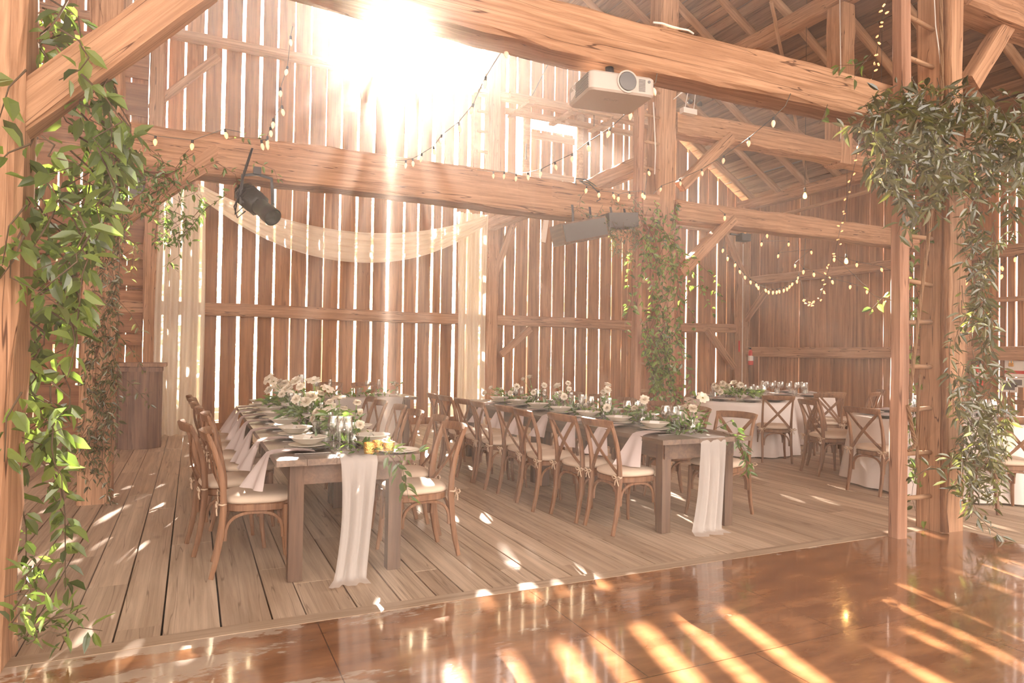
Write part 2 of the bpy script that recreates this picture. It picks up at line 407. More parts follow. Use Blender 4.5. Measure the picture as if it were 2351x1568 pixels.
# inner planking at the far left
b = MB(); r = random.Random(8)
for (y0, y1) in ((60,150),(162,240),(262,388),(482,543),(547,583),(600,648),(652,655),(660,705),(712,760),(764,790),(845,880),(884,934),(962,1000)):
    z1, z0 = aty(130,y0,12.5).z, aty(130,y1,12.5).z
    b.box((-1.75, 12.5, (z0+z1)/2), (2.0, .03, z1-z0), rnd=r.random())
struct(b.build('wall_planking', M['plankwood']))
# ------------------------------------------------------------------ posts, tie beams, braces: each its own object
YA, YB = 3.7, 7.1
def post(x, y, z1, w, d, seed, label, z0=0.0):
    return timber('timber_post', (x, y, z0), (x, y, z1), d, w, seed, label=label, cat='post', rough=.009)
def beam(p0, p1, w, h, seed, label): return timber('tie_beam', p0, p1, w, h, seed, label=label, cat='beam', rough=.01)
def brace(p0, p1, w, h, seed, label): return timber('diagonal_brace', p0, p1, w, h, seed, label=label, cat='brace', rough=.006)
post(-.85, 3.72, 7.2, .33, .30, 21, 'hewn timber post cut by the left edge, large-leaved vine beside it')
post(-.765, 7.2, 7.6, .27, .26, 22, 'left timber post wrapped in dark small-leaved vine')
post(-.62, 12.42, 8.6, .22, .22, 23, 'timber post behind the wooden podium, left of the white curtain')
post(5.655, 3.62, 6.9, .25, .25, 24, 'thick hewn timber post on the right, at the corner of the glossy floor')
post(5.52, 7.22, 8.9, .28, .28, 26, 'ivy-draped timber post in the middle, at the end of the second long table')
post(5.36, 12.45, 9.3, .26, .24, 27, 'far timber post beside the right curtain tail')
post(11.92, 12.42, 5.0, .24, .24, 28, 'corner timber post with the white conduit, near the fire extinguisher')
post(8.83, 7.22, 6.75, .32, .26, 29, 'short hanging timber post standing on the upper aisle beam', z0=4.33)
post(11.92, 7.3, 5.0, .26, .26, 30, 'timber post against the right wall behind the thick double post')
beam((-.68, 3.80, 3.485), (5.52, 3.80, 3.475), .26, .31, 31, 'big cracked tie beam across the top carrying the projector')
beam((-.64, 7.22, 3.27), (5.37, 7.22, 3.27), .32, .42, 32, 'long tie beam above the white swag with the spotlight hung from it')
beam((5.67, 7.22, 4.475), (12.0, 7.22, 4.5), .28, .29, 33, 'upper of the two aisle beams right of the ivy-draped post')
beam((5.67, 7.22, 3.315), (12.0, 7.22, 3.32), .28, .27, 34, 'lower of the two aisle beams right of the ivy-draped post')
beam((5.95, 3.72, 4.62), (12.0, 3.72, 4.62), .3, .3, 35, 'high aisle beam leaving the thick right post at the top right corner')
beam((5.95, 3.72, 3.33), (12.0, 3.72, 3.33), .26, .26, 36, 'lower aisle beam behind the greenery right of the thick double post')
beam((5.32, 7.36, 3.92), (5.32, 12.35, 3.92), .22, .2, 37, 'lengthwise beam from the far post towards the ivy-draped post')
brace(aty(25, 287, 3.68), aty(470, -40, 3.68), .15, .165, 41, 'broad diagonal brace at the top left running behind the vines')
brace(aty(258, 512, 7.1), aty(505, 350, 7.12), .12, .16, 42, 'diagonal brace below the spotlight beam, trailing greenery')
brace(aty(1562, 628, 7.1), aty(1682, 500, 7.12), .12, .15, 43, 'lower diagonal brace on the right of the ivy-draped post')
brace(aty(1562, 430, 7.1), aty(1676, 315, 7.12), .12, .15, 44, 'upper diagonal brace on the right of the ivy-draped post')
brace(aty(2222, 195, 3.7), aty(2318, 42, 3.72), .12, .16, 45, 'square diagonal brace at the upper right of the thick double post')
brace(aty(2218, 425, 3.7), aty(2310, 320, 3.72), .12, .16, 46, 'diagonal brace behind the greenery at the right edge')
brace(aty(1665, 525, 12.3), aty(1715, 650, 12.3), .1, .13, 47, 'small brace in the far corner beneath the string light swag')
brace(aty(1625, 758, 12.4), aty(1685, 845, 12.4), .1, .14, 48, 'small brace below the girt in the far corner')
brace(atx(1712, 735, 11.95), atx(1765, 660, 11.95), .1, .12, 49, 'small brace on the right wall below the middle girt')
brace(aty(1150, 815, 12.4), aty(1218, 755, 12.4), .1, .13, 50, 'small brace under the girt right of the curtain tail')
brace(aty(1138, 625, 12.4), aty(1180, 510, 12.4), .1, .13, 51, 'small brace at the far post under the lengthwise beam')
brace(aty(345, 250, 12.4), aty(500, 128, 12.4), .1, .12, 52, 'thin high brace on the gable, upper left')
# ------------------------------------------------------------------ worn glossy threshing floor
def glossy_floor():
    m, t, b, N, L = nt('worn varnish')
    tc = N.new('ShaderNodeTexCoord')
    def noise_(sc, det, scale=(1,1,1), dist=0):
        mp = N.new('ShaderNodeMapping'); mp.inputs['Scale'].default_value = scale; L.new(tc.outputs['Object'], mp.inputs['Vector'])
        n = N.new('ShaderNodeTexNoise'); n.inputs['Scale'].default_value = sc; n.inputs['Detail'].default_value = det; n.inputs['Distortion'].default_value = dist
        L.new(mp.outputs[0], n.inputs['Vector']); return n
    n1 = noise_(2.2, 8, (.5,1.3,1), .6); n2 = noise_(9, 6, (.35,1,1)); n3 = noise_(40, 4, (.4,1,1)); n4 = noise_(1.3, 3)
    cr = N.new('ShaderNodeValToRGB'); L.new(n2.outputs['Fac'], cr.inputs['Fac'])
    cr.color_ramp.elements[0].position = .3; cr.color_ramp.elements[0].color = (.17,.072,.032,1)
    cr.color_ramp.elements[1].position = .75; cr.color_ramp.elements[1].color = (.37,.175,.078,1)
    # varnish worn through to grey wood, mostly along the edge and towards the left
    sx = N.new('ShaderNodeSeparateXYZ'); L.new(tc.outputs['Object'], sx.inputs[0])
    ml = N.new('ShaderNodeMapRange'); ml.inputs['From Min'].default_value = 2.8; ml.inputs['From Max'].default_value = -.6
    ml.inputs['To Min'].default_value = -.10; ml.inputs['To Max'].default_value = .10; L.new(sx.outputs['X'], ml.inputs['Value'])
    me = N.new('ShaderNodeMapRange'); me.inputs['From Min'].default_value = 3.45; me.inputs['From Max'].default_value = 3.7
    me.inputs['To Min'].default_value = 0; me.inputs['To Max'].default_value = .22; L.new(sx.outputs['Y'], me.inputs['Value'])
    a1 = N.new('ShaderNodeMath'); a1.operation = 'ADD'; L.new(ml.outputs[0], a1.inputs[0]); L.new(me.outputs[0], a1.inputs[1])
    a2 = N.new('ShaderNodeMath'); a2.operation = 'ADD'; L.new(a1.outputs[0], a2.inputs[0]); L.new(n1.outputs['Fac'], a2.inputs[1])
    a3 = N.new('ShaderNodeMath'); a3.operation = 'MULTIPLY_ADD'; a3.inputs[1].default_value = .22; L.new(n3.outputs['Fac'], a3.inputs[0]); L.new(a2.outputs[0], a3.inputs[2])
    th = N.new('ShaderNodeMapRange'); th.inputs['From Min'].default_value = .705; th.inputs['From Max'].default_value = .74; L.new(a3.outputs[0], th.inputs['Value'])
    mx = N.new('ShaderNodeMix'); mx.data_type = 'RGBA'; L.new(th.outputs[0], mx.inputs['Factor']); L.new(cr.outputs[0], mx.inputs['A'])
    gr = N.new('ShaderNodeValToRGB'); L.new(n2.outputs['Fac'], gr.inputs['Fac']); gr.color_ramp.elements[0].color = (.30,.21,.15,1); gr.color_ramp.elements[1].color = (.52,.40,.30,1)
    L.new(gr.outputs[0], mx.inputs['B'])
    # sheet joints
    br = N.new('ShaderNodeTexBrick'); br.inputs['Scale'].default_value = 1; br.inputs['Brick Width'].default_value = 1.22; br.inputs['Row Height'].default_value = 1.22
    br.offset = .5; br.inputs['Mortar Size'].default_value = .003; br.inputs['Color1'].default_value = (1,1,1,1); br.inputs['Color2'].default_value = (1,1,1,1); br.inputs['Mortar'].default_value = (.35,.3,.28,1)
    L.new(tc.outputs['Object'], br.inputs['Vector'])
    mm = N.new('ShaderNodeMix'); mm.data_type = 'RGBA'; mm.blend_type = 'MULTIPLY'; mm.inputs['Factor'].default_value = 1
    L.new(mx.outputs['Result'], mm.inputs['A']); L.new(br.outputs['Color'], mm.inputs['B']); L.new(mm.outputs['Result'], b.inputs['Base Color'])
    ro = N.new('ShaderNodeMapRange'); ro.inputs['To Min'].default_value = .10; ro.inputs['To Max'].default_value = .34; L.new(th.outputs[0], ro.inputs['Value'])
    L.new(ro.outputs[0], b.inputs['Roughness']); b.inputs['Specular IOR Level'].default_value = .6; b.inputs['Coat Weight'].default_value = .7; b.inputs['Coat Roughness'].default_value = .06
    bp = N.new('ShaderNodeBump'); bp.inputs['Strength'].default_value = .30; bp.inputs['Distance'].default_value = .012
    ad = N.new('ShaderNodeMath'); ad.operation = 'MULTIPLY_ADD'; ad.inputs[1].default_value = .35; L.new(n3.outputs['Fac'], ad.inputs[0]); L.new(n4.outputs['Fac'], ad.inputs[2])
    L.new(ad.outputs[0], bp.inputs['Height']); L.new(bp.outputs['Normal'], b.inputs['Normal'])
    return m
M['varnish'] = glossy_floor()
b = MB(); b.box((2.52, (YBACK+3.62)/2, .004), (6.5, 3.62-YBACK, .016))
struct(b.build('floor_threshing', M['varnish']))
M['edge'] = wood('floor edge strip', (.27,.18,.115), (.50,.37,.265), 'X', rough=.5, crack=.3)
b = MB(); b.box((2.52, 3.675, .004), (6.6, .11, .02)); struct(b.build('trim_1', M['edge']))
b = MB(); rr = random.Random(9)
b.tube([(rr.uniform(-.006,.006), rr.uniform(-.006,.006), .02+.17*i) for i in range(40)], [rr.uniform(.026,.036) for i in range(40)], 9)
M['barkedge'] = wood('bark edge', (.12,.05,.025), (.34,.17,.085), 'Z', grain=40, crack=.3, bump=1.0, rough=.9)
tp = [o for o in S.objects if o.get('label','').startswith('thick hewn timber post')][0]
bk = b.build('bark_edge', M['barkedge'], smooth=True); bk.parent = tp; bk.matrix_parent_inverse = tp.matrix_world.inverted(); bk.location = (5.54, 3.505, 0); bk['label'] = 'strip of bark left along the corner'
# ------------------------------------------------------------------ thin pale leaf screens shaped as trees, added beyond the gable to block low sun
M['screen_leaf'] = leafmat('sun screen leaves', (.80,.76,.62), (.92,.88,.76), transl=.72, gloss=.0, tint=(1.1,1.08,1.0))
M['bark'] = simple('bark', (.35,.28,.2), .9)
def sun_screen(x, y, top, wid, seed, label):
    rn = random.Random(seed); e = empty('sun_screen_tree', (x, y, -.3), 0, label, 'tree', 'sun-blocking trees added outside the gable')
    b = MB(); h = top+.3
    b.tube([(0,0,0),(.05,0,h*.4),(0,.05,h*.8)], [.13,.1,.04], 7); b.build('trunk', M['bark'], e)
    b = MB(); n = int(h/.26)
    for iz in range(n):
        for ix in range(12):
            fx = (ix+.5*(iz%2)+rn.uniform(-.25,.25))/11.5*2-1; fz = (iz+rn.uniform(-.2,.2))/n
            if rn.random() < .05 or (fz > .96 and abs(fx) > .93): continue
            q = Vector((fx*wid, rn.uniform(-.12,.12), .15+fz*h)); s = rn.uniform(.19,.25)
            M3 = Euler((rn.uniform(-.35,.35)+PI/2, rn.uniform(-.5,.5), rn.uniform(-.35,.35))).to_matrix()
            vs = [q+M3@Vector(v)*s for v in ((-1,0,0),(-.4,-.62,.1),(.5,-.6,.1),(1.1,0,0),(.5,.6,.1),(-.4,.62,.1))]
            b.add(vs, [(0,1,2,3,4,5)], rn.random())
    b.build('crown', M['screen_leaf'], e)
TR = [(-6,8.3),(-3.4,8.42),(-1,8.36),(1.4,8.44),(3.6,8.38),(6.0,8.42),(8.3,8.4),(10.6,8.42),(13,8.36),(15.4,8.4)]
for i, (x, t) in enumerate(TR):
    sun_screen(x, YG+8.5+.3*(i%2), t, 1.36, 300+i, 'pale leaf screen added outside to block low sun, glimpsed only through the gaps of the gable boards')
# ------------------------------------------------------------------ furniture materials
M['chairwood'] = wood('chair oak', (.13,.058,.027), (.30,.15,.078), 'Z', grain=30, crack=.15, knots=0, blotch=.25, rough=.5, bump=.15, spec=.4)
M['tablewood'] = wood('table wood', (.07,.038,.024), (.175,.10,.062), 'Y', grain=24, crack=.25, knots=.2, rough=.42, bump=.2, spec=.5)
M['tabletop'] = wood('worn table top', (.095,.06,.04), (.24,.155,.105), 'Y', grain=22, crack=.35, knots=.2, rough=.33, bump=.2, spec=.6)
M['legwood'] = wood('table leg wood', (.07,.038,.024), (.175,.10,.062), 'Z', grain=24, crack=.3, knots=.1, rough=.45, bump=.2, spec=.5)
M['cushion'] = simple('cream cotton', (.66,.52,.40), .9, bump=.25, bscale=300, var=.06)
M['tie'] = simple('cotton tie', (.62,.46,.33), .9)
M['linen'] = simple('white linen', (.74,.66,.62), .85, bump=.1, bscale=200)
M['napkin'] = sheer('blush napkin', (.78,.68,.66), 0.0, .35)
M['runner'] = sheer('white chiffon runner', (.86,.80,.76), .24, .5)
M['curtain'] = sheer('ivory chiffon', (.92,.85,.75), .10, .6)
M['stoneware'] = simple('pale stoneware', (.62,.56,.48), .3, spec=.5)
M['darkplate'] = simple('dark stoneware', (.06,.05,.045), .35, spec=.5)
M['whiteplate'] = simple('white china', (.80,.75,.70), .25)
M['card'] = simple('white card', (.85,.82,.78), .8)
M['silver'] = simple('silver', (.8,.77,.72), .22, 1.0)
M['glass'] = thin_glass('clear glass', (.97,.97,.96), .17)
M['gold'] = simple('mercury gold glass', (.85,.50,.14), .22, .9, bump=.6, bscale=90)
M['wax'] = simple('candle wax', (.85,.66,.34), .6)
M['black'] = simple('black metal', (.02,.02,.022), .45)
M['grey'] = simple('dark grey plastic', (.09,.085,.085), .5)
M['white'] = simple('white plastic', (.72,.66,.60), .45)
M['red'] = simple('red enamel', (.55,.03,.02), .35)
# ------------------------------------------------------------------ cross-back chair
def sq(u, n): return math.copysign(abs(u)**(2.0/n), u)
def seat_outline(t, wf=.215, wb=.185, d=.205, n=3.2):
    c, s = math.cos(t), math.sin(t); x = sq(c, n); y = sq(s, n)
    w = wb + (wf-wb)*(y+1)/2
    return x*w, y*d
def puck(b, z0, z1, grow=0.0, dome=0.0, seg=36, edge=.012, mi=0, skew=0):
    rings = [(-edge, z0), (0, z0+edge*.6), (0, z1-edge*.6), (-edge, z1)] if not dome else [(-edge*2, z0), (0, z0+(z1-z0)*.25), (0, z0+(z1-z0)*.55), (-edge*1.5, z0+(z1-z0)*.85), (-edge*6, z1+dome*.5), (-.12, z1+dome)]
    vs = []; fs = []
    for (g_, z) in rings:
        for k in range(seg):
            x, y = seat_outline(2*PI*k/seg); l = math.hypot(x, y); f = (l+grow+g_)/l
            vs.append((x*f, y*f, z))
    for i in range(len(rings)-1):
        for k in range(seg):
            k2 = (k+1) % seg; fs.append((i*seg+k, i*seg+k2, (i+1)*seg+k2, (i+1)*seg+k))
    fs.append(tuple(range(seg-1,-1,-1))); fs.append(tuple((len(rings)-1)*seg+k for k in range(seg)))
    b.add(vs, fs, mi=mi)
def bez(p0, p1, p2, n=8):
    p0, p1, p2 = Vector(p0), Vector(p1), Vector(p2)
    return [p0*(1-t)**2 + p1*2*t*(1-t) + p2*t*t for t in [i/n for i in range(n+1)]]
def make_chair():
    e = empty('crossback_chair'); W = M['chairwood']
    b = MB(); puck(b, .395, .445); b.build('seat', W, e, smooth=True, auto=40)
    b = MB(); puck(b, .446, .492, grow=.006, dome=.008, edge=.006); cu = b.build('cushion', M['cushion'], e, smooth=True, auto=60); cu['label'] = 'cream padded cushion'
    for s in (-1, 1):   # cushion ties knotted round the back legs
        b = MB(); c = Vector((s*.192, -.205, .452))
        b.tube([c+Vector((0,.02,0)), c+Vector((s*.022,0,0)), c+Vector((0,-.028,.002)), c+Vector((-s*.02,-.005,0))], .006, 6)
        for a in (-1, 1):
            b.tube([c+Vector((0,-.026,0)), c+Vector((a*.03,-.036,.014)), c+Vector((a*.052,-.036,.002)), c+Vector((a*.03,-.034,-.012)), c+Vector((0,-.028,0))], .0055, 5)
            b.tube([c+Vector((0,-.028,0)), c+Vector((a*.014,-.034,-.03)), c+Vector((a*.024,-.03,-.062))], .0045, 5)
        b.build('tie', M['tie'], cu, smooth=True)
    for s in (-1, 1):
        b = MB(); b.tube([(s*.172,.168,.43),(s*.175,.172,.30),(s*.182,.182,.14),(s*.196,.198,0)], [.021,.02,.0165,.0135], 10); b.build('leg', W, e, smooth=True, auto=50)
        b = MB()
        pts = [(s*.186,-.262,0),(s*.184,-.235,.11),(s*.182,-.212,.25),(s*.182,-.198,.42),(s*.183,-.202,.55),(s*.185,-.224,.68),(s*.187,-.262,.80),(s*.188,-.292,.872)]
        b.strap(pts, [.028,.033,.037,.040,.036,.032,.030,.028], [.026,.028,.030,.032,.028,.025,.022,.02], (1,0,0)); b.build('leg', W, e, smooth=True, auto=40)
    b = MB(); pts = [(-.205+.41*i/10, -.288-.052*math.sin(PI*i/10), .868+.006*math.sin(PI*i/10)) for i in range(11)]
    b.strap(pts, [.052]+[.060]*9+[.052], [.018]+[.024]*9+[.018], (0,1,.32)); b.build('top_rail', W, e, smooth=True, auto=40)
    for s in (-1, 1):
        b = MB(); pts = []
        for i in range(11):
            t = i/10; x = s*(-.172+.344*t); z = .845-.385*t; y = -.283+.085*t**.8-.03*math.sin(PI*t) + (.007 if s > 0 else -.007)
            pts.append((x, y, z))
        b.strap(pts, .030, .011, (0,1,.25)); b.build('cross_slat', W, e, smooth=True, auto=40)
    def arch(p, q, name='arch_brace'):
        p, q = Vector(p), Vector(q); b = MB(); n = 14; pts = []
        for i in range(n+1):
            t = i/n; a = PI*t; pos = p.lerp(q, .5-.5*math.copysign(abs(math.cos(a))**.8, math.cos(a))); pos.z = .225+.165*math.sin(a)**.62
            pts.append(pos)
        d = (q-p).normalized(); b.strap(pts, .019, .017, d.cross(Vector((0,0,1)))); b.build(name, W, e, smooth=True, auto=40)
    for s in (-1, 1): arch((s*.180,-.186,0), (s*.178,.150,0))
    arch((-.155,.172,0), (.155,.172,0)); arch((-.160,-.196,0), (.160,-.196,0))
    return e
CH = make_chair(); _used = [False]
def chair(x, y, face, label, group):
    """face: direction the sitter looks, degrees from +X"""
    o = CH if not _used[0] else copy_tree(CH); _used[0] = True
    o.location = (x, y, .002); o.rotation_euler = (0, 0, math.radians(face-90)); tag(o, label, 'chair', group); return o
ORD = ['first','second','third','fourth','fifth','sixth','seventh','eighth','ninth','tenth']
r = random.Random(77)
Y1L = [4.73,5.30,5.93,6.52,7.08,7.58,8.05]
for i, y in enumerate(Y1L):
    chair((.40,.27,.42,.38,.34,.32,.30)[i], y, (-3,7,-2,2,4,-3,3)[i], f'cross-back chair on the left side of the left table, {ORD[i]} from its near end', 'chairs of the left long table')
Y1R = [4.62,5.18,5.72,6.30,6.88,7.40]
for i, y in enumerate(Y1R):
    chair((1.43,1.50,1.47,1.49,1.46,1.48)[i], y, (184,176,181,178,183,179)[i], f'cross-back chair on the right side of the left table, {ORD[i]} from its near end', 'chairs of the left long table')
Y2L = [4.66,5.12,5.58,6.05,6.62,7.05,7.55,7.98]
for i, y in enumerate(Y2L):
    chair((3.23,3.16,3.04,3.06,3.02,3.0,2.98,2.98)[i], y, (4,6,-3,3,-4,5,2,-3)[i], f'cross-back chair on the left side of the middle table, {ORD[i]} from its near end', 'chairs of the middle long table')
Y2R = [4.72,5.42,6.05,6.70,7.30,7.9]
for i, y in enumerate(Y2R):
    chair((4.27,4.32,4.36,4.36,4.36,4.36)[i], y, (196,178,183,177,182,180)[i], f'cross-back chair on the right side of the middle table, {ORD[i]} from its near end', 'chairs of the middle long table')
chair(1.95, 10.62, -92, 'cross-back chair behind the small white-draped head table, the left one', 'head table chairs')
chair(2.50, 10.50, -86, 'cross-back chair behind the small white-draped head table, the right one', 'head table chairs')
RCH = [((7.19,6.88), 55, 'chair with its cross back to the viewer at the front of the nearest round table'),
 ((6.42,7.75), 5, 'chair left of the round table with the tall white bouquet'),
 ((8.42,7.08), 50, 'chair turned away between the two middle round tables'),
 ((7.60,9.02), -92, 'chair on the far side of the bouquet table, mostly hidden by glasses'),
 ((8.80,7.42), 60, 'chair in front of the rear round table, partly behind the turned-away chair'),
 ((7.05,5.86), -18, 'side-on chair left of the round table behind the ladder, nearer of a pair'),
 ((7.44,6.12), -24, 'side-on chair left of the round table behind the ladder, farther of a pair'),
 ((6.62,4.88), 2, 'chair with its cross back to the viewer just left of the ladder post'),
 ((9.95,7.68), 140, 'chair on the right side of the rear round table, farther of two'),
 ((9.25,7.25), 110, 'chair in front of the rear round table, nearer of two on its right'),
 ((9.0,9.65), -85, 'chair on the far side of the rear round table'),
 ((6.98,3.86), 58, 'chair with its cross back to the viewer right of the thick double post'),
 ((7.95,3.86), 105, 'chair cut by the right edge beside the round table'),
 ((9.35,5.2), 190, 'chair far right near the safety sign, facing left'),
 ((8.55,5.25), 200, 'chair behind the round table at the right edge')]
for (x, y), a, lab in RCH: chair(x, y, a, lab, 'chairs of the round tables')
# ------------------------------------------------------------------ farm tables
def farm_table(name, x0, x1, y0, y1, z, label, legs_y, group='long farm tables', inset=.10, lw=.085):
    e = empty(name, ((x0+x1)/2, (y0+y1)/2, 0), 0, label, 'table', group); cx, cy = e.location.x, e.location.y
    b = MB(); n = 5; w = (x1-x0)/n; r = random.Random(int(x0*10))
    for k in range(n):
        b.box((x0+w*(k+.5)-cx, 0, z-.019), (w-.002, y1-y0, .038), rnd=r.random())
    b.build('tabletop', M['tabletop'], e)
    b = MB(); ix, iy = inset, inset
    for sx in (x0+ix+.015, x1-ix-.015): b.box((sx-cx, 0, z-.038-.065), (.028, y1-y0-2*iy, .13))
    for sy in (y0+iy+.015, y1-iy-.015): b.box((0, sy-cy, z-.038-.065), (x1-x0-2*ix-.03, .028, .13))
    b.build('apron', M['tablewood'], e)
    for yy in legs_y:
        for xx in (x0+ix+lw/2-.01, x1-ix-lw/2+.01):
            b = MB(); b.box((xx-cx, yy-cy, (z-.04)/2), (lw, lw, z-.042)); b.build('leg', M['legwood'], e)
    return e
TZ = .757
farm_table('farm_table', .46, 1.34, 4.22, 8.42, TZ, 'left long dark wooden farm table set with bowls and white flowers', (4.36, 6.22, 6.42, 8.28))
farm_table('farm_table', 3.30, 4.21, 4.26, 8.75, TZ, 'middle long dark wooden farm table in front of the ivy-draped post', (4.42, 6.45, 6.65, 8.61))
farm_table('farm_table', 1.25, 2.94, 9.40, 10.12, TZ, 'small head table half covered by a white cloth, before the gable wall', (9.53, 9.99))
# ------------------------------------------------------------------ cloths
def runner_fn(x0, x1, y_edge, y_in, drop, z, skew=0.0, seed=0, flare=0.0, pool=.12, axis='Y', sgn=-1):
    """cloth lying on a table and hanging over one end to the floor"""
    rr = random.Random(seed); ph = [rr.uniform(0,6) for _ in range(4)]
    Lt = abs(y_in-y_edge); Lh = drop; Lp = pool; tot = Lt+Lh+Lp
    def f(u, v):
        s = v*tot; w = (x1-x0)
        if s < Lt:
            y = y_in + (y_edge-y_in)*s/Lt; zz = z+.004+.003*math.sin(u*18+ph[0]+y*3); k = 1.0; off = 0; sk = 0
        elif s < Lt+Lh:
            h = (s-Lt)/Lh; k = 1-.12*math.sin(h*PI)+flare*h
            fold = math.sin(u*15+ph[1])*.018+math.sin(u*31+ph[2])*.009
            y = y_edge+sgn*(.012+fold*min(1,h*3)+.02*h); zz = z+.004-Lh*h*.985-.006*(h<.02); sk = skew*h*h
        else:
            h = (s-Lt-Lh)/max(Lp,1e-6); k = 1+flare+.25*h
            fold = math.sin(u*15+ph[1])*.018+math.sin(u*31+ph[2])*.009
            y = y_edge+sgn*(.032+fold+Lp*h); zz = z+.004-Lh*.985+.006*abs(math.sin(u*15+ph[3]))*(1-h)+.0; sk = skew*(1+h*.5)
            zz = max(zz, .006+.012*abs(math.sin(u*11+h*4+ph[0])))
        x = (x0+x1)/2 + (u-.5)*w*k + sk
        return (x, y, zz) if axis == 'Y' else (y, x, zz)
    return f
b = MB(); b.grid(runner_fn(.83, 1.06, 4.205, 8.3, .745, TZ, skew=-.05, seed=2, flare=-.18), 26, 90)
tag(b.build('table_runner', M['runner'], smooth=True), 'white chiffon runner hanging to the floor from the left long table', 'table runner')
b = MB(); b.grid(runner_fn(3.67, 3.93, 4.265, 8.6, .745, TZ, skew=-.07, seed=5, flare=.06), 26, 90)
tag(b.build('table_runner', M['runner'], smooth=True), 'white chiffon runner hanging to the floor from the middle long table', 'table runner')
b = MB(); b.grid(runner_fn(1.75, 2.72, 9.385, 10.1, .74, TZ, skew=0, seed=9, flare=.02, pool=.05), 40, 40)
tag(b.build('table_cloth', M['runner'], smooth=True), 'white cloth over the small head table falling to the floor in front', 'tablecloth')
def round_table(x, y, rad, label, lab2, seed):
    e = empty('round_table', (x, y, 0), 0, label, 'table', 'round banquet tables')
    b = MB(); b.lathe([(0,.735),(rad-.01,.735),(rad-.01,.752),(0,.752)], 40); b.build('tabletop', M['tablewood'], e, smooth=True, auto=40)
    for k in range(4):
        a = PI/4+k*PI/2; b = MB(); b.tube([(.42*math.cos(a),.42*math.sin(a),.735),(.5*math.cos(a),.5*math.sin(a),0)], .015, 6); b.build('leg', M['grey'], e)
    rr = random.Random(seed); ph = rr.uniform(0,6); b = MB(); nf = 17
    def f(u, v):
        a = u*2*PI
        if v < .3: rr_ = rad*v/.3; z = .757
        else:
            h = (v-.3)/.7; fold = (math.sin(a*nf+ph)*.5+math.sin(a*(nf-6)+ph*2)*.5)
            rr_ = rad+.012+h*.07+fold*(.004+.055*h); z = .757-.735*h-.004*(v>.3)
        return (rr_*math.cos(a), rr_*math.sin(a), z)
    b.grid(f, 170, 20)
    c = b.build('tablecloth', M['linen'], smooth=True, loc=(x, y, .002)); tag(c, lab2, 'tablecloth', 'round white tablecloths')
R1, R2, R3 = (7.46,7.83), (9.26,8.62), (7.60,4.84)
round_table(*R1, .77, 'round table nearest the ivy-draped post, under a white cloth with the bouquet', 'floor-length white cloth on the round table with the tall bouquet', 1)
round_table(*R2, .77, 'rear round table by the right wall under a white cloth', 'floor-length white cloth on the rear round table by the wall', 2)
round_table(*R3, .90, 'large round table behind the thick double post, under a white cloth', 'floor-length white cloth behind the ladder and the thick double post', 3)
# ------------------------------------------------------------------ tableware prototypes (meshes shared by every copy)
def proto(name, fn, mat, smooth=True, auto=40):
    b = MB(); fn(b); return b.mesh(name, mat, smooth, auto)
P = {}
P['plate'] = proto('plate', lambda b: b.lathe([(0,.004),(.075,.004),(.09,.010),(.150,.018),(.152,.021),(.088,.014),(.072,.008),(0,.008)], 32), M['darkplate'])
P['salad'] = proto('salad', lambda b: b.lathe([(0,.003),(.07,.003),(.085,.008),(.125,.014),(.126,.017),(.084,.012),(.07,.007),(0,.007)], 32), M['stoneware'])
P['bowl'] = proto('bowl', lambda b: b.lathe([(0,.0),(.055,0),(.06,.004),(.088,.018),(.113,.038),(.124,.043),(.123,.046),(.108,.042),(.083,.022),(.056,.008),(0,.007)], 36), M['stoneware'])
P['whiteplate'] = proto('white', lambda b: b.lathe([(0,.003),(.08,.003),(.09,.008),(.135,.014),(.136,.017),(.088,.012),(.078,.007),(0,.007)], 28), M['whiteplate'])
def _card(b):
    b.add([(-.045,-.028,0),(.045,-.028,0),(.045,0,.042),(-.045,0,.042),(-.045,.028,0),(.045,.028,0),(-.045,-.027,0),(.045,-.027,0),(.045,0,.0405),(-.045,0,.0405),(-.045,.027,0),(.045,.027,0)],
          [(0,1,2,3),(3,2,5,4),(6,9,8,7),(9,10,11,8),(0,6,7,1),(4,5,11,10)])
P['card'] = proto('card', _card, M['card'], False, None)
def _wine(b): b.lathe([(0,.001),(.036,.001),(.037,.004),(.008,.008),(.0045,.02),(.0042,.085),(.009,.097),(.028,.115),(.041,.145),(.042,.17),(.036,.205),(.034,.215),(.0325,.215),(.0345,.205),(.0405,.17),(.0395,.146),(.027,.118),(.0,.103)], 20)
def _flute(b): b.lathe([(0,.001),(.032,.001),(.033,.004),(.007,.008),(.004,.02),(.004,.08),(.012,.095),(.023,.125),(.027,.165),(.025,.225),(.0238,.225),(.0255,.165),(.0215,.127),(0,.1)], 18)
def _tumb(b): b.lathe([(0,.002),(.03,.002),(.034,.02),(.036,.105),(.0345,.105),(.0325,.02),(0,.012)], 18)
P['wine_glass'] = proto('wine', _wine, M['glass'], True, 60); P['flute'] = proto('flute', _flute, M['glass'], True, 60); P['tumbler'] = proto('tumbler', _tumb, M['glass'], True, 60)
def _fork(b):
    b.strap([(0,-.1,.004),(0,-.05,.003),(0,.02,.005),(0,.045,.003)], [.013,.008,.006,.014], .0022, (0,0,1))
    for k in (-1.5,-.5,.5,1.5): b.bar((k*.005,.045,.003),(k*.0055,.098,.006),.0026,.0018)
    b.box((0,.05,.003),(.022,.014,.002))
def _knife(b): b.strap([(0,-.11,.004),(0,-.02,.004),(0,-.01,.004),(.003,.06,.004),(.001,.11,.004)], [.013,.011,.016,.018,.006], .0026, (0,0,1))
P['fork'] = proto('fork', _fork, M['silver'], True, 40); P['knife'] = proto('knife', _knife, M['silver'], True, 40)
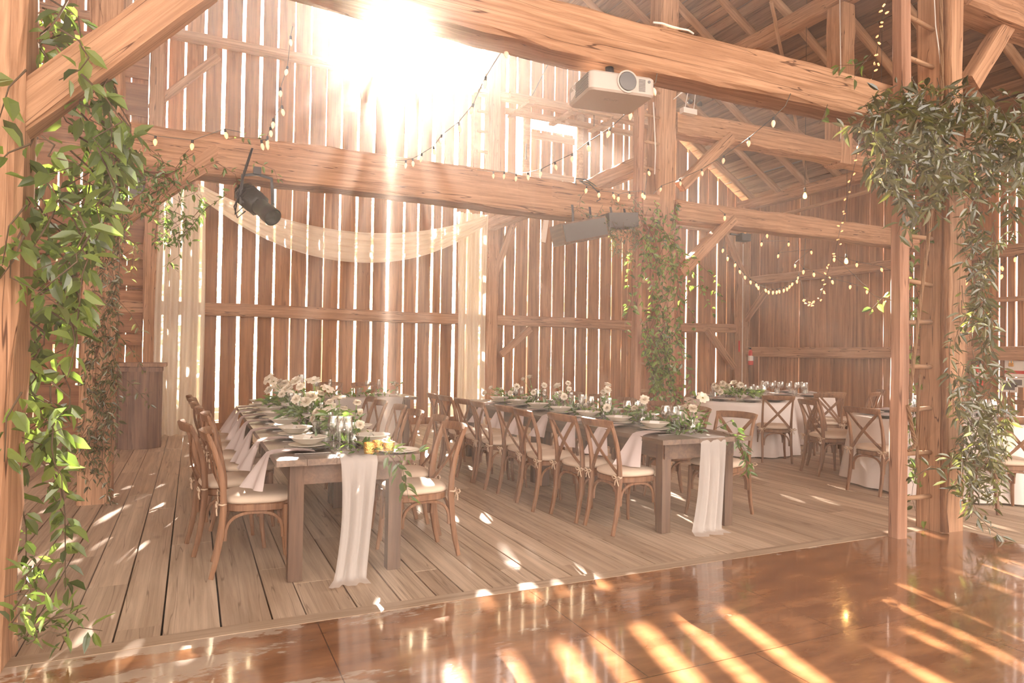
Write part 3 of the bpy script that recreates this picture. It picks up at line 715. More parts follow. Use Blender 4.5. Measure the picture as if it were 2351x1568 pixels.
def put(kind, name, x, y, z, rz, label, cat, group):
    o = bpy.data.objects.new(name, P[kind]); COL.objects.link(o); o.location = (x, y, z); o.rotation_euler = (0, 0, rz)
    return tag(o, label, cat, group)
def napkin(x, y, z, edge, out, seed, label):
    """folded napkin running from under the bowl across the table edge; out = -1 hangs towards -X"""
    rr = random.Random(seed); b = MB(); hang = rr.uniform(.22,.28); sway = rr.uniform(-.05,.05); w0 = .13
    tw = rr.uniform(-.02,.02); ph = rr.uniform(0,6); T = .16; L0 = abs(edge-x)
    def f(u, v, lift=0.0):
        s = v*(L0+hang)
        if s < L0: px_ = x+(edge-x)*s/L0; zz = z+.012+.014*math.sin(PI*s/L0)*(1-u*.3); k = 1; yo = tw*s/L0
        else:
            h = (s-L0)/hang; px_ = edge+out*(.012+.05*h**.8+.10*h*u+.014*math.sin(u*9+ph)*h); zz = z+.012-hang*h*.93; k = 1+.55*h*(1+rr.random()*0); yo = tw+sway*h
        return (px_+out*lift, y+(u-.5)*w0*k+yo, zz+(lift if s < L0 else 0))
    b.grid(lambda u, v: f(u, v), 10, 22); b.grid(lambda u, v: f(u, v, .006), 10, 22)
    return tag(b.build('napkin', M['napkin'], smooth=True), label, 'napkin', 'hanging napkins')
def setting(i, x, y, side, tname, edge, card=True, cutlery=True, nap=True, salad=True):
    """side -1: guest sits at -X"""
    where = f'{ORD[i]} place from near end, {tname} table, {"left" if side<0 else "right"} side'
    put('plate', 'charger_plate', x, y, TZ+.002, 0, 'dark charger plate '+where, 'plate', 'dark charger plates')
    put('salad', 'side_plate', x, y, TZ+.024, 0, 'pale flat plate under the bowl '+where, 'plate', 'pale plates under bowls')
    put('bowl', 'bowl', x, y, TZ+.0425, 0, 'wide pale bowl '+where, 'bowl', 'pale bowls')
    if card: put('card', 'place_card', x+.0, y, TZ+.055, PI/2+r.uniform(-.5,.5), 'folded white card in the bowl '+where, 'place card', 'white place cards')
    if nap: napkin(x-side*.02, y-.12*1.0, TZ, edge, side, 500+i+int(x*100), 'blush napkin over the edge '+where)
    if cutlery:
        put('fork', 'fork', x, y+.175, TZ+.001, PI/2*side*-1+r.uniform(-.05,.05), 'silver fork '+where, 'fork', 'silver forks')
        put('knife', 'knife', x, y-.19, TZ+.001, PI/2*side*-1+r.uniform(-.05,.05), 'silver knife '+where, 'knife', 'silver knives')
    gx = x-side*.235
    put('wine_glass', 'wine_glass', gx+r.uniform(-.015,.015), y+r.uniform(-.02,.05), TZ+.002, 0, 'stemmed wine glass '+where, 'glass', 'wine glasses')
    put('flute', 'champagne_flute', gx+side*.05, y-.11+r.uniform(-.02,.02), TZ+.002, 0, 'slim flute '+where, 'glass', 'flutes')
    if i < 4: put('tumbler', 'water_glass', gx-side*.05, y+.10, TZ+.002, 0, 'plain tumbler '+where, 'glass', 'tumblers')
for i, y in enumerate([4.62,5.24,5.90,6.52,7.08,7.58,8.06]): setting(i, .70, y, -1, 'left', .455)
for i, y in enumerate([4.62,5.25,5.85,6.45,7.05,7.62,8.12]): setting(i, 1.15 if i else 1.12, y, 1, 'left', 1.345, nap=i > 0, cutlery=i < 3)
for i, y in enumerate([4.72,5.26,5.80,6.34,6.88,7.42,7.96]): setting(i, 3.57, y, -1, 'middle', 3.325)
for i, y in enumerate([4.80,5.42,6.04,6.66,7.28,7.9]): setting(i, 4.00, y, 1, 'middle', 4.215, nap=False, cutlery=False)
# near end of the left table: small plate and three gold votives
put('whiteplate', 'bread_plate', 1.23, 4.34, TZ+.002, 0, 'small pale plate at the near right corner of the left table', 'plate', None)
for k, (vx, vy) in enumerate(((1.03,4.30),(1.10,4.37),(1.155,4.30))):
    e = empty('votive_holder', (vx, vy, TZ+.003), 0, ('gold votive glass at the near end, left one of three','gold votive glass at the near end, rear one of three','gold votive glass at the near end, right one of three')[k], 'candle holder', 'gold votives')
    b = MB(); b.lathe([(0,0),(.032,0),(.037,.03),(.037,.072),(.035,.072),(.034,.03),(.029,.006),(0,.006)], 22); b.build('cup', M['gold'], e, smooth=True, auto=50)
    b = MB(); b.lathe([(0,.008),(.026,.008),(.026,.035),(0,.036)], 14); b.build('candle', M['wax'], e, smooth=True, auto=50)
# round tables: plates, glasses
def dress_round(c, rad, n, tname, seed):
    rr = random.Random(seed)
    for k in range(n):
        a = 2*PI*k/n+seed; ca, sa = math.cos(a), math.sin(a); near = f'place {ORD[k]} round the {tname}'
        put('plate', 'charger_plate', c[0]+ca*(rad-.2), c[1]+sa*(rad-.2), .761, 0, 'dark charger plate on the '+tname, 'plate', 'chargers on the '+tname)
        put('whiteplate', 'dinner_plate', c[0]+ca*(rad-.2), c[1]+sa*(rad-.2), .783, 0, 'white plate on a charger on the '+tname, 'plate', 'white plates on the '+tname)
        x, y = c[0]+ca*(rad-.2), c[1]+sa*(rad-.2)
        b = MB(); b.grid(lambda u, v: (x+(u-.5)*.17*(1-.2*v), y+(v-.5)*.15, .803+.02*math.sin(PI*v)*math.sin(PI*u)), 6, 6); b.grid(lambda u, v: (x+(u-.5)*.16, y+(v-.5)*.14, .802), 4, 4)
        tag(b.build('napkin', M['napkin'], smooth=True), 'folded blush napkin on a white plate on the '+tname, 'napkin', 'napkins on the '+tname)
        for j, (kind, nm, da) in enumerate((('wine_glass','wine_glass',.13),('flute','champagne_flute',-.16),('tumbler','water_glass',.32))):
            q = rad-.42+rr.uniform(-.04,.04)
            put(kind, nm, c[0]+math.cos(a+da*1.6)*q, c[1]+math.sin(a+da*1.6)*q, .761, 0, {'wine_glass':'stemmed wine glass','flute':'slim flute','tumbler':'plain tumbler'}[kind]+' on the '+tname, 'glass', nm.replace('_',' ')+'s on the '+tname)
dress_round(R1, .77, 8, 'round table with the tall bouquet', 0.3); dress_round(R2, .77, 8, 'rear round table by the wall', 0.7); dress_round(R3, .90, 9, 'round table behind the thick double post', 0.1)
# head table glassware and candles
for k, (kind, nm, x, y, lab) in enumerate((('wine_glass','wine_glass',2.33,9.9,'wine glass on the head table, beside the slim flute'),('flute','champagne_flute',2.48,9.86,'slim flute on the head table, right of the wine glass'),('tumbler','water_glass',2.2,9.88,'tumbler on the head table, left of the wine glass'),('wine_glass','wine_glass',1.58,9.9,'wine glass at the left end of the head table'),('flute','champagne_flute',1.78,9.86,'slim flute left of centre on the head table'))):
    put(kind, nm, x, y, TZ+.008, 0, lab, 'glass', None)
put('whiteplate', 'dinner_plate', 2.55, 9.98, TZ+.008, 0, 'white plate at the right seat of the head table', 'plate', None)
for k, (x, y, h, lab) in enumerate(((1.37,9.72,.30,'tall glass candle cylinder on the head table, the left one'),(1.56,9.66,.22,'shorter glass candle cylinder on the head table, the right one'))):
    e = empty('hurricane_candle', (x, y, TZ+.008), 0, lab, 'candle', 'head table candles')
    b = MB(); b.lathe([(0,0),(.048,0),(.048,h),(.046,h),(.046,.006),(0,.006)], 20); b.build('glass_cylinder', M['glass'], e, smooth=True, auto=50)
    b = MB(); b.lathe([(0,.008),(.036,.008),(.036,h*.62),(0,h*.63)], 16); b.build('candle', M['wax'], e, smooth=True, auto=50)
# ------------------------------------------------------------------ greenery
M['leafA'] = leafmat('broad vine leaf', (.05,.08,.022), (.25,.35,.09), transl=.5, gloss=.08)
M['leafB'] = leafmat('narrow dark leaf', (.045,.05,.018), (.16,.16,.055), transl=.4, gloss=.12)
M['leafC'] = leafmat('table greenery', (.06,.12,.035), (.20,.30,.08), transl=.45, gloss=.08)
M['vinestem'] = simple('vine stem', (.10,.065,.035), .8)
M['greenstem'] = simple('green stem', (.20,.32,.09), .6)
M['petal'] = leafmat('ivory petal', (.80,.70,.56), (.92,.87,.78), transl=.38, gloss=.02, tint=(1.05,1.0,.92))
M['stamen'] = simple('dark flower centre', (.20,.17,.05), .8)
def leaf(b, p, d, n, l, w, rnd, fold=.25, droop=.18):
    d = d.normalized(); s = d.cross(n)
    if s.length < 1e-4: s = d.orthogonal()
    s.normalize(); n = s.cross(d)
    f = n*(w*fold)
    P_ = lambda t, a, k: p + d*(l*t) + s*(w*a) + f*k - n*(l*droop*t*t)
    b.add([P_(0,0,0), P_(.28,-.42,1), P_(.28,0,0), P_(.28,.42,1), P_(.62,-.40,1), P_(.62,0,0), P_(.62,.40,1), P_(1,0,.3)],
          [(0,3,2),(0,2,1),(2,3,6,5),(1,2,5,4),(5,6,7),(4,5,7)], rnd)
def rv(r): return Vector((r.gauss(0,1), r.gauss(0,1), r.gauss(0,1))).normalized()
def strand(bl, bs, pts, r, step, l, wr, stem=.004, out=None, hang=.5):
    """a stem along pts with paired leaves"""
    bs.tube(pts, [stem*(1-.6*i/max(1,len(pts)-1)) for i in range(len(pts))], 5)
    for i in range(len(pts)-1):
        a, c = Vector(pts[i]), Vector(pts[i+1]); seg = c-a; m = max(1, int(seg.length/step)); t = seg.normalized()
        for k in range(m):
            p = a.lerp(c, (k+r.random())/m)
            for q in range(r.choice((1,2,2))):
                side = rv(r); side -= t*side.dot(t); side.normalize()
                d = side + t*r.uniform(.1,.7) + Vector((0,0,-hang*r.random()))
                if out: d += Vector(out)*r.uniform(0,.6)
                L_ = l*r.uniform(.65,1.25)
                pet = p + d.normalized()*l*.15
                leaf(bl, pet, d, rv(r)+Vector((0,0,1.0)), L_, L_*wr*r.uniform(.85,1.15), r.random())
def vine(name, strands, leafm, label, seed, step, l, wr, stem=.004, cat='vine', out=None, hang=.5, group=None):
    r = random.Random(seed); bl = MB(); bs = MB()
    o = Vector(strands[0][0]); e = empty(name, o, 0, label, cat, group)
    for s in strands:
        strand(bl, bs, [Vector(p)-o for p in s], r, step, l, wr, stem, out, hang)
    f = bl.build('foliage', M[leafm], e, smooth=False); bs.build('stem', M['vinestem'], e, smooth=True)
    return e
def region_strands(table, n, depth, r, length=(160,320), wander=40, seg=5, down=1.0):
    """hanging strands spread through a region seen as rows (y, xmin, xmax), at true depths y=depth"""
    out = []; ys = [t[0] for t in table]
    def lim(y):
        for i in range(len(table)-1):
            if table[i][0] <= y <= table[i+1][0]:
                f = (y-table[i][0])/(table[i+1][0]-table[i][0]+1e-6)
                return table[i][1]+(table[i+1][1]-table[i][1])*f, table[i][2]+(table[i+1][2]-table[i][2])*f
        return table[-1][1], table[-1][2]
    for k in range(n):
        y = r.uniform(ys[0], ys[-1]-60); a, c = lim(y); x = r.uniform(a, c); D = r.uniform(*depth); pts = []
        L_ = r.uniform(*length)
        for i in range(seg+1):
            pts.append(aty(x, y, D)); y += L_/seg*down*r.uniform(.5,1.3); a, c = lim(min(y, ys[-1])); x = min(max(x+r.uniform(-wander, wander), a), c); D += r.uniform(-.06,.06)
        out.append(pts)
    return out
r = random.Random(41)
tab = [(-30,95,170),(120,90,190),(170,140,250),(260,110,300),(330,60,300),(420,50,270),(520,40,235),(620,20,190),(720,40,180),(800,50,170),(900,10,160),(1000,0,160),(1100,20,140),(1185,60,150)]
st = region_strands(tab, 66, (3.4,4.5), r, (130,280), 80)
st += [[aty(x, y, 3.45) for x, y in p] for p in (((60,160),(20,200),(-10,300)),((55,540),(30,600),(0,640)),((60,470),(20,520),(5,610)),((50,900),(15,960),(10,1060)),((70,330),(20,350),(-10,380)))]
vine('vine', st, 'leafA', 'large-leaved green vine climbing beside the post cut by the left edge', 42, .052, .108, .48, .005, hang=.7)
# small dark vine on the second post
tab = [(330,185,300),(450,185,285),(600,200,275),(700,190,275),(850,195,270),(1000,185,270),(1090,180,270)]
st = region_strands(tab, 70, (6.92,7.06), r, (120,240), 22)
st += [[aty(x, y, 6.95) for x, y in p] for p in (((262,680),(300,720),(330,770)),((262,760),(300,800),(335,860)),((262,850),(300,880),(345,930)),((262,880),(290,910),(350,900)),((262,520),(310,560),(300,640)),((262,600),(320,560),(325,590)))]
vine('vine', st, 'leafB', 'dark small-leaved vine wrapped round the second post from the left', 43, .05, .062, .34, .003, hang=.6)
# greenery on the brace and beam near the spotlight
tab = [(330,255,420),(380,270,480),(430,280,560),(480,300,470),(560,280,410)]
st = region_strands(tab, 34, (6.75,7.03), r, (60,150), 40)
st += [[aty(x, y, 6.9) for x, y in p] for p in (((500,375),(540,400),(550,440)),((300,420),(360,470),(420,400),(500,370)),((520,320),(560,315),(600,318)),((580,370),(630,390),(640,420)),((380,470),(385,520),(370,560)),((410,450),(425,520),(440,560)))]
vine('garland', st, 'leafC', 'trailing garland on the brace and beam left of the spotlight', 44, .055, .07, .36, .003, cat='garland', hang=.6)
# foot of the left post
st = [[aty(x, y, D) for x, y in p] for D, p in ((3.45,((20,1440),(70,1370),(60,1300),(85,1270))),(3.4,((30,1400),(75,1340),(95,1310))),(3.42,((40,1470),(100,1430),(150,1400),(180,1390))),(3.38,((60,1480),(110,1450),(140,1455),(150,1475))),(3.42,((130,1460),(180,1440),(235,1448))),(3.4,((50,1330),(90,1290),(110,1265))),(3.45,((60,1475),(120,1420),(170,1410),(200,1395))),(3.4,((30,1430),(90,1440),(150,1430))),(3.5,((40,1460),(80,1420),(115,1385))),(3.45,((10,1370),(40,1360),(70,1370))))]
st = [[(p[0], p[1], max(p[2], .03)) for p in s] for s in st]
vine('vine', st, 'leafA', 'leafy vine tail lying at the foot of the left-edge post', 45, .035, .085, .32, .004, hang=.2)
# ivy on the middle post
tab = [(450,1475,1560),(520,1470,1560),(600,1480,1560),(700,1450,1560),(800,1480,1570),(880,1500,1590),(935,1500,1590)]
st = region_strands(tab, 60, (6.85,7.0), r, (90,200), 22)
st += [[aty(x, y, 6.95) for x, y in p] for p in (((1480,540),(1445,600),(1440,700)),((1450,690),(1435,740),(1440,780)),((1480,760),(1490,820),(1500,860)))]
vine('vine', st, 'leafA', 'ivy draped over the post at the end of the middle table', 46, .06, .075, .55, .003, hang=.6)
st = [[aty(x, y, 7.06) for x, y in p] for p in (((1556,560),(1575,600),(1580,690)),((1556,570),(1600,600),(1640,640),(1655,690)),((1556,600),(1600,630),(1620,690),(1640,720)),((1556,640),(1600,660),(1650,670)),((1556,680),(1590,720),(1600,760)))]
vine('vine', st, 'leafA', 'loose ivy sprays sticking out to the right of the ivy-draped post', 47, .06, .07, .6, .003, hang=.4)
tab = [(440,1300,1440),(470,1300,1470),(520,1400,1475),(580,1410,1460)]
vine('garland', region_strands(tab, 26, (6.8,6.98), r, (50,130), 30), 'leafB', 'dark garland under the beam beside the hanging loudspeaker', 48, .05, .06, .32, .003, cat='garland', hang=.6)
# the big cloud at the top of the right post, and its tails
tab = [(175,2080,2240),(230,1960,2330),(280,1900,2380),(330,1990,2380),(390,1990,2360),(440,2060,2330)]
vine('garland', region_strands(tab, 88, (2.95,3.5), r, (70,170), 60, 4), 'leafB', 'big cloud of greenery around the top of the thick double post', 49, .04, .10, .33, .003, cat='garland', hang=.5)
tab = [(440,2170,2310),(500,2180,2351),(600,2180,2270),(700,2190,2275),(800,2180,2280),(900,2180,2320),(960,2200,2320),(1060,2180,2310),(1150,2150,2290)]
st = region_strands(tab, 62, (3.15,3.45), r, (90,200), 26)
st += [[aty(x, y, 3.2) for x, y in p] for p in (((2230,1170),(2270,1210),(2310,1240)),((2090,1100),(2140,1070),(2180,1080),(2190,1020)),((2190,950),(2240,980),(2300,1000)),((2240,930),(2300,940),(2320,950)))]
vine('vine', st, 'leafB', 'long trailing vine down the right side of the thick double post to the floor', 50, .045, .09, .3, .003, hang=.7)
tab = [(370,2085,2125),(550,2070,2125),(700,2088,2120),(900,2088,2118),(1000,2086,2120),(1140,2086,2125)]
st = region_strands(tab, 22, (3.72,3.9), r, (90,220), 16)
st += [[aty(x, y, 3.6) for x, y in p] for p in (((2050,690),(2010,680),(1985,662)),((1990,140),(1960,150),(1925,150)),((2000,125),(1970,160),(1960,180)),((1900,240),(1890,270),(1880,285)),((2030,680),(2010,700),(2000,710)))]
vine('vine', st, 'leafA', 'round-leaved vine climbing the ladder between the thin rail and the thick post', 51, .07, .075, .55, .003, hang=.6)
# ------------------------------------------------------------------ flowers
def petal(b, c, ax, up, l, w, cup, open_, rnd):
    """one cupped petal growing from c, leaning out along ax"""
    s = up.cross(ax).normalized(); vs = []
    for j in range(4):
        t = j/3; ang = open_*t
        q = c + ax*(l*math.sin(ang)*t**.8) + up*(l*math.cos(ang*.8)*t)
        ww = w*(.35, .95, 1.0, .55)[j]
        for i in (-1, 0, 1):
            vs.append(q + s*(ww*.5*i) + (ax*-1)*(cup*l*abs(i)))
    fs = [(j*3+i, j*3+i+1, (j+1)*3+i+1, (j+1)*3+i) for j in range(3) for i in (0,1)]
    b.add(vs, fs, rnd)
def bloom_mesh(kind, seed):
    r = random.Random(seed); b = MB(); Z_ = Vector((0,0,1))
    if kind == 'ball':     # ranunculus
        for ring, (n, l, op, w) in enumerate(((5,.62,.15,.55),(7,.72,.45,.62),(8,.80,.8,.7),(9,.85,1.15,.75),(8,.80,1.6,.8))):
            for k in range(n):
                a = 2*PI*(k+ring*.5)/n+r.uniform(-.1,.1); petal(b, Vector((0,0,0)), Vector((math.cos(a),math.sin(a),0)), Z_, l*r.uniform(.92,1.08), w, .22, op, r.random())
    elif kind == 'open':   # anemone / scabiosa
        for ring, (n, l, op, w) in enumerate(((8,.95,1.35,.62),(7,1.0,1.6,.7))):
            for k in range(n):
                a = 2*PI*(k+ring*.5)/n+r.uniform(-.12,.12); petal(b, Vector((0,0,0)), Vector((math.cos(a),math.sin(a),0)), Z_, l*r.uniform(.9,1.1), w, .05, op, r.random())
        b.lathe([(0.0,.30),(.16,.28),(.24,.20),(.2,.08)], 10, mi=1)
    else:                  # tulip-like cup
        for ring, (n, l, op, w) in enumerate(((3,.95,.35,.85),(4,1.0,.62,.95))):
            for k in range(n):
                a = 2*PI*(k+ring*.5)/n; petal(b, Vector((0,0,0)), Vector((math.cos(a),math.sin(a),0)), Z_, l, w, .18, op, r.random())
    me = b.mesh('bloom', [M['petal'], M['stamen']], smooth=True); return me
BL = {k: [bloom_mesh(k, 60+i) for i in range(2)] for k in ('ball','open','cup')}
def arrangement(name, base, blooms, label, seed, leaves=40, spread=.16, leaf_l=.07, cat='flowers', group=None, top=.0):
    """blooms: list of (point, kind, size); stems run from the vase mouth to each bloom"""
    r = random.Random(seed); base = Vector(base); e = empty(name, base, 0, label, cat, group); bs = MB(); bl = MB()
    for (p, kind, s) in blooms:
        p = Vector(p)-base; mid = Vector((p.x*.35+r.uniform(-.02,.02), p.y*.35+r.uniform(-.02,.02), p.z*.6))
        pts = bez(Vector((p.x*.04, p.y*.04, 0)), mid, p, 6); bs.tube(pts, .0028, 5)
        d = (pts[-1]-pts[-2]).normalized(); d = (d + Vector((-.1,-.55,.35))*r.uniform(.3,1.1)).normalized()
        o = bpy.data.objects.new('bloom', r.choice(BL[kind])); COL.objects.link(o); o.parent = e
        o.location = p - d*s*.15; o.rotation_euler = d.to_track_quat('Z', 'Y').to_euler(); o.scale = (s, s, s)
        for k in range(2):
            t = r.uniform(.3,.8); q = pts[int(t*6)]; leaf(bl, q, rv(r)+Vector((0,0,.4)), rv(r)+Vector((0,0,1)), leaf_l*r.uniform(.6,1), leaf_l*.35, r.random())
    for k in range(leaves):
        a = r.uniform(0, 2*PI); q = spread*math.sqrt(r.random()); z0 = r.uniform(0, .6)
        p = Vector((math.cos(a)*q, math.sin(a)*q, top+r.uniform(.0,.11)*(1.2-q/spread*.7)))
        leaf(bl, p, Vector((math.cos(a), math.sin(a), r.uniform(-.3,.8))), rv(r)+Vector((0,0,1.2)), leaf_l*r.uniform(.6,1.3), leaf_l*r.uniform(.28,.5), r.random())
    if bs.v: bs.build('stems', M['greenstem'], e, smooth=True)
    bl.build('leaves', M['leafC'], e)
    return e
def bottle(x, y, z, h, label, group='bud vases'):
    b = MB(); b.lathe([(0,.001),(.03,.001),(.034,.012),(.034,h*.45),(.028,h*.6),(.013,h*.74),(.012,h*.94),(.015,h),(.0125,h),(.010,h*.93),(.011,h*.75),(.026,h*.6),(.032,h*.44),(.031,.012),(0,.008)], 20)
    return tag(b.build('bud_vase', M['glass'], smooth=True, auto=60, loc=(x, y, z)), label, 'vase', group)
K = {'a':'open','b':'ball','c':'cup'}
def bl1(lst, Y, s=.034): s *= 1.25; return [(aty(px, py, Y+random.Random(px*7+py).uniform(-.09,.09)), K[k], s*m) for (px, py, k, m) in lst]
def bl2(lst, X, s=.034): s *= 1.2; return [(atx(px, py, X+random.Random(px*7+py).uniform(-.09,.09)), K[k], s*m) for (px, py, k, m) in lst]
z = TZ+.006
v = aty(812, 1030, 4.62); bottle(v.x, 4.62, z, .15, 'clear bud vase with three pale blooms near the front of the left table')
arrangement('flower_stems', (v.x, 4.62, z+.06), bl1([(820,926,'b',1),(826,950,'c',1.1),(826,976,'b',1.15)], 4.60, .030), 'three pale blooms standing in the bud vase near the front of the left table', 71, leaves=6, spread=.04, top=.1)
v = aty(775, 1020, 5.0); bottle(v.x, 5.0, z, .15, 'clear bud vase under the nodding white flowers on the left table')
arrangement('flower_stems', (v.x, 5.0, z+.06), bl1([(728,948,'b',1.2),(720,962,'b',1),(758,925,'b',1.1),(790,940,'b',1),(765,988,'b',1),(778,916,'a',1.5),(766,936,'c',1.1),(752,943,'a',1.2),(738,950,'b',1.0),(772,962,'b',1.1),(780,977,'b',1.1),(744,962,'c',.9)], 5.0, .032), 'nodding white flowers above the second bud vase of the left table', 72, leaves=26, spread=.12, top=.05, leaf_l=.085)
def compote(x, y, z, label):
    b = MB(); b.lathe([(0,.001),(.06,.001),(.062,.008),(.02,.02),(.018,.05),(.05,.065),(.095,.09),(.1,.12),(.095,.12),(.088,.092),(.0,.07)], 24)
    return tag(b.build('compote_bowl', M['stoneware'], smooth=True, auto=50, loc=(x, y, z)), label, 'vase', 'footed flower bowls')
compote(.93, 5.85, z, 'footed bowl holding the big mixed bouquet halfway along the left table')
arrangement('bouquet', (.93, 5.85, z+.09), bl1([(715,914,'b',1.6),(703,924,'b',1.3),(681,918,'b',1.1),(720,876,'a',1.3),(752,895,'a',1.2),(690,889,'b',1.0),(681,877,'b',1.4),(668,891,'b',1.4),(735,905,'b',1),(728,925,'c',1.2),(745,930,'b',1)], 5.85, .04), 'big mixed white bouquet halfway along the left table', 73, leaves=150, spread=.26, leaf_l=.08)
compote(.90, 7.15, z, 'footed bowl holding the far white bouquet on the left table')
arrangement('bouquet', (.90, 7.15, z+.09), bl1([(619,872,'a',1.4),(629,877,'a',1),(641,880,'b',1.2),(655,882,'b',1.2),(619,897,'b',1.2),(642,893,'b',1.2),(633,890,'c',1),(655,896,'b',1),(668,905,'b',1),(648,906,'b',1)], 7.1, .042), 'far white bouquet with an open anemone at the end of the left table', 74, leaves=130, spread=.26, leaf_l=.08)
r = random.Random(90)
def table_garland(name, xs, y0, y1, label, seed, n=70, l=.07):
    r = random.Random(seed); st = []
    for k in range(n):
        y = y0+(y1-y0)*k/n; x = xs+r.uniform(-.08,.08); p = Vector((x, y, z+.012)); q = [p]
        for j in range(3):
            p = p+Vector((r.uniform(-.09,.09), r.uniform(-.02,.12), r.uniform(.0,.035)-.01*j)); p.z = max(p.z, z+.01); q.append(p)
        st.append(q)
    return vine(name, st, 'leafC', label, seed, .04, l, .4, .0025, cat='garland', hang=-.1)
g1 = table_garland('garland', .96, 4.3, 8.0, 'low leafy garland running along the left long table', 81, 64)
g2 = table_garland('garland', 3.80, 4.4, 8.4, 'low leafy garland running along the middle long table', 82, 92, .075)
st = [[(1.15,4.28,z+.02),(1.2,4.19,z-.02),(1.22,4.15,z-.15),(1.25,4.14,z-.3)],[(1.12,4.25,z+.02),(1.17,4.17,z-.05),(1.22,4.12,z-.2)],[(1.05,4.3,z+.02),(1.2,4.28,z+.03),(1.33,4.2,z+.0)]]
vine('greenery_sprig', st, 'leafC', 'leafy sprig trailing over the near edge of the left table', 83, .035, .085, .38, .0025, cat='greenery', hang=.6)
st = [[(3.98,4.35,z+.02),(4.08,4.24,z-.02),(4.1,4.21,z-.2),(4.12,4.2,z-.32)],[(4.0,4.3,z+.02),(4.1,4.23,z-.1),(4.16,4.2,z-.26)],[(3.95,4.4,z+.05),(4.05,4.33,z+.12),(4.1,4.3,z+.05)]]
vine('greenery_sprig', st, 'leafC', 'leafy sprig trailing over the near edge of the middle table', 84, .032, .08, .38, .0025, cat='greenery', hang=.6)
T2F = [([(1613,914,'a',1.2),(1590,940,'b',1.3),(1572,937,'b',1.3),(1569,956,'b',1.4),(1549,951,'b',1.3)], (3.80,4.52), 'bouquet with a tall anemone at the near end of the middle table'),
 ([(1479,919,'b',1.4),(1475,938,'b',1.5),(1458,939,'b',1.2),(1443,932,'b',1)], (3.77,5.18), 'tall single ball-shaped bloom over its group, second along the middle table'),
 ([(1395,885,'b',1.2),(1394,897,'b',1.3),(1385,902,'b',1),(1365,937,'b',1.2),(1393,937,'b',1.3)], (3.77,5.82), 'stacked pair of pale blooms, third group along the middle table'),
 ([(1304,881,'b',1),(1306,894,'b',1),(1280,888,'b',1.5),(1295,912,'b',1.3),(1288,905,'c',1.1)], (3.77,6.62), 'four pale blooms, fourth group along the middle table'),
 ([(1249,886,'b',1.2),(1215,867,'b',1.4),(1201,871,'b',.9),(1225,902,'b',1.1)], (3.77,7.35), 'tallest pale bloom, fifth group along the middle table'),
 ([(1186,888,'b',1.3),(1171,903,'b',1.1),(1150,895,'b',1),(1127,891,'b',1.1),(1113,903,'b',1.2),(1140,902,'b',1)], (3.77,8.2), 'low cluster of pale blooms at the far end of the middle table')]
for k, (lst, (x, y), lab) in enumerate(T2F):
    bottle(x, y, z, .14, f'clear bud vase holding the {ORD[k]} flower group from the near end of the middle table')
    arrangement('flower_stems', (x, y, z+.06), bl2(lst, x, .036), lab, 110+k, leaves=24, spread=.14, top=.03)
arrangement('flower_stems', (2.72,9.72,z+.06), bl1([(905,883,'b',1.3),(912,881,'a',.9)], 9.72, .045), 'small pale blooms in the bud vase on the head table', 120, leaves=5, spread=.05, top=.08)
bottle(2.72, 9.72, z, .13, 'clear bud vase at the right end of the head table')
st = [[(1.3+.16*k, 9.66+.05*math.sin(k), z+.03),(1.38+.16*k, 9.58, z+.07),(1.45+.16*k, 9.5, z+.03)] for k in range(8)]
vine('garland', st, 'leafC', 'leafy garland lying on the white head table cloth', 85, .028, .085, .4, .003, cat='garland', hang=0)
compote(7.12, 7.42, .762, 'footed bowl under the tall bouquet on the nearest round table')
arrangement('bouquet', (7.12,7.42,.85), bl1([(1648,892,'b',1.2),(1660,882,'b',1.2),(1670,890,'b',1.5),(1685,880,'b',1.3),(1693,897,'b',1.5),(1700,885,'b',1.2),(1678,898,'c',1.3),(1655,900,'b',1.1),(1707,893,'b',1),(1640,885,'b',.9)], 7.42, .044), 'tall white bouquet on the nearest round table beside the ivy-draped post', 121, leaves=200, spread=.28, leaf_l=.085)
# ------------------------------------------------------------------ draped curtains on the gable
def panel(name, x0, x1, y, z0, z1, label, seed, tie=None, belly=0.0):
    rr = random.Random(seed); ph = [rr.uniform(0,6) for _ in range(4)]
    def f(u, v):
        zz = z1+(z0-z1)*v; w = x1-x0; k = 1+.12*math.sin(v*PI*.9)*(1 if belly >= 0 else -1) - (.12 if v > .93 else 0)*(v-.93)/.07
        x = (x0+x1)/2+(u-.5)*w*k
        yy = y-.05*math.sin(u*22+ph[0])*(.5+.5*v)-.03*math.sin(u*47+ph[1]+v*2)-.06*v+(-.10*(v-.95)/.05 if v > .95 else 0)
        return (x, yy, max(zz, .015+.02*abs(math.sin(u*9))))
    b = MB(); b.grid(f, 70, 50)
    return tag(b.build(name, M['curtain'], smooth=True), label, 'curtain')
panel('curtain', -.52, .13, 12.15, .0, 3.95, 'ivory sheer curtain falling to the floor beside the podium', 1)
panel('curtain', 4.52, 5.14, 12.15, .0, 4.08, 'ivory sheer curtain tail on the far right end of the swag', 2, belly=-1)
def swag():
    xa, xb, ym = .02, 5.05, 12.02
    def f(u, v):
        x = xa+(xb-xa)*u; t = 2*u-1; s = 1-abs(t)**2.1
        top = 4.02-(.52*s) ; wid = .14+.40*s
        fold = math.sin(v*24+3*math.sin(u*5))*.02+math.sin(v*53)*.008
        return (x, ym-.12*math.sin(v*PI)*s-.02+fold, top-wid*v+.06*(1-s)*(.5-v))
    b = MB(); b.grid(f, 80, 44); return tag(b.build('curtain_swag', M['curtain'], smooth=True), 'ivory sheer swag hanging in a curve between the two curtain tails', 'curtain')
swag()
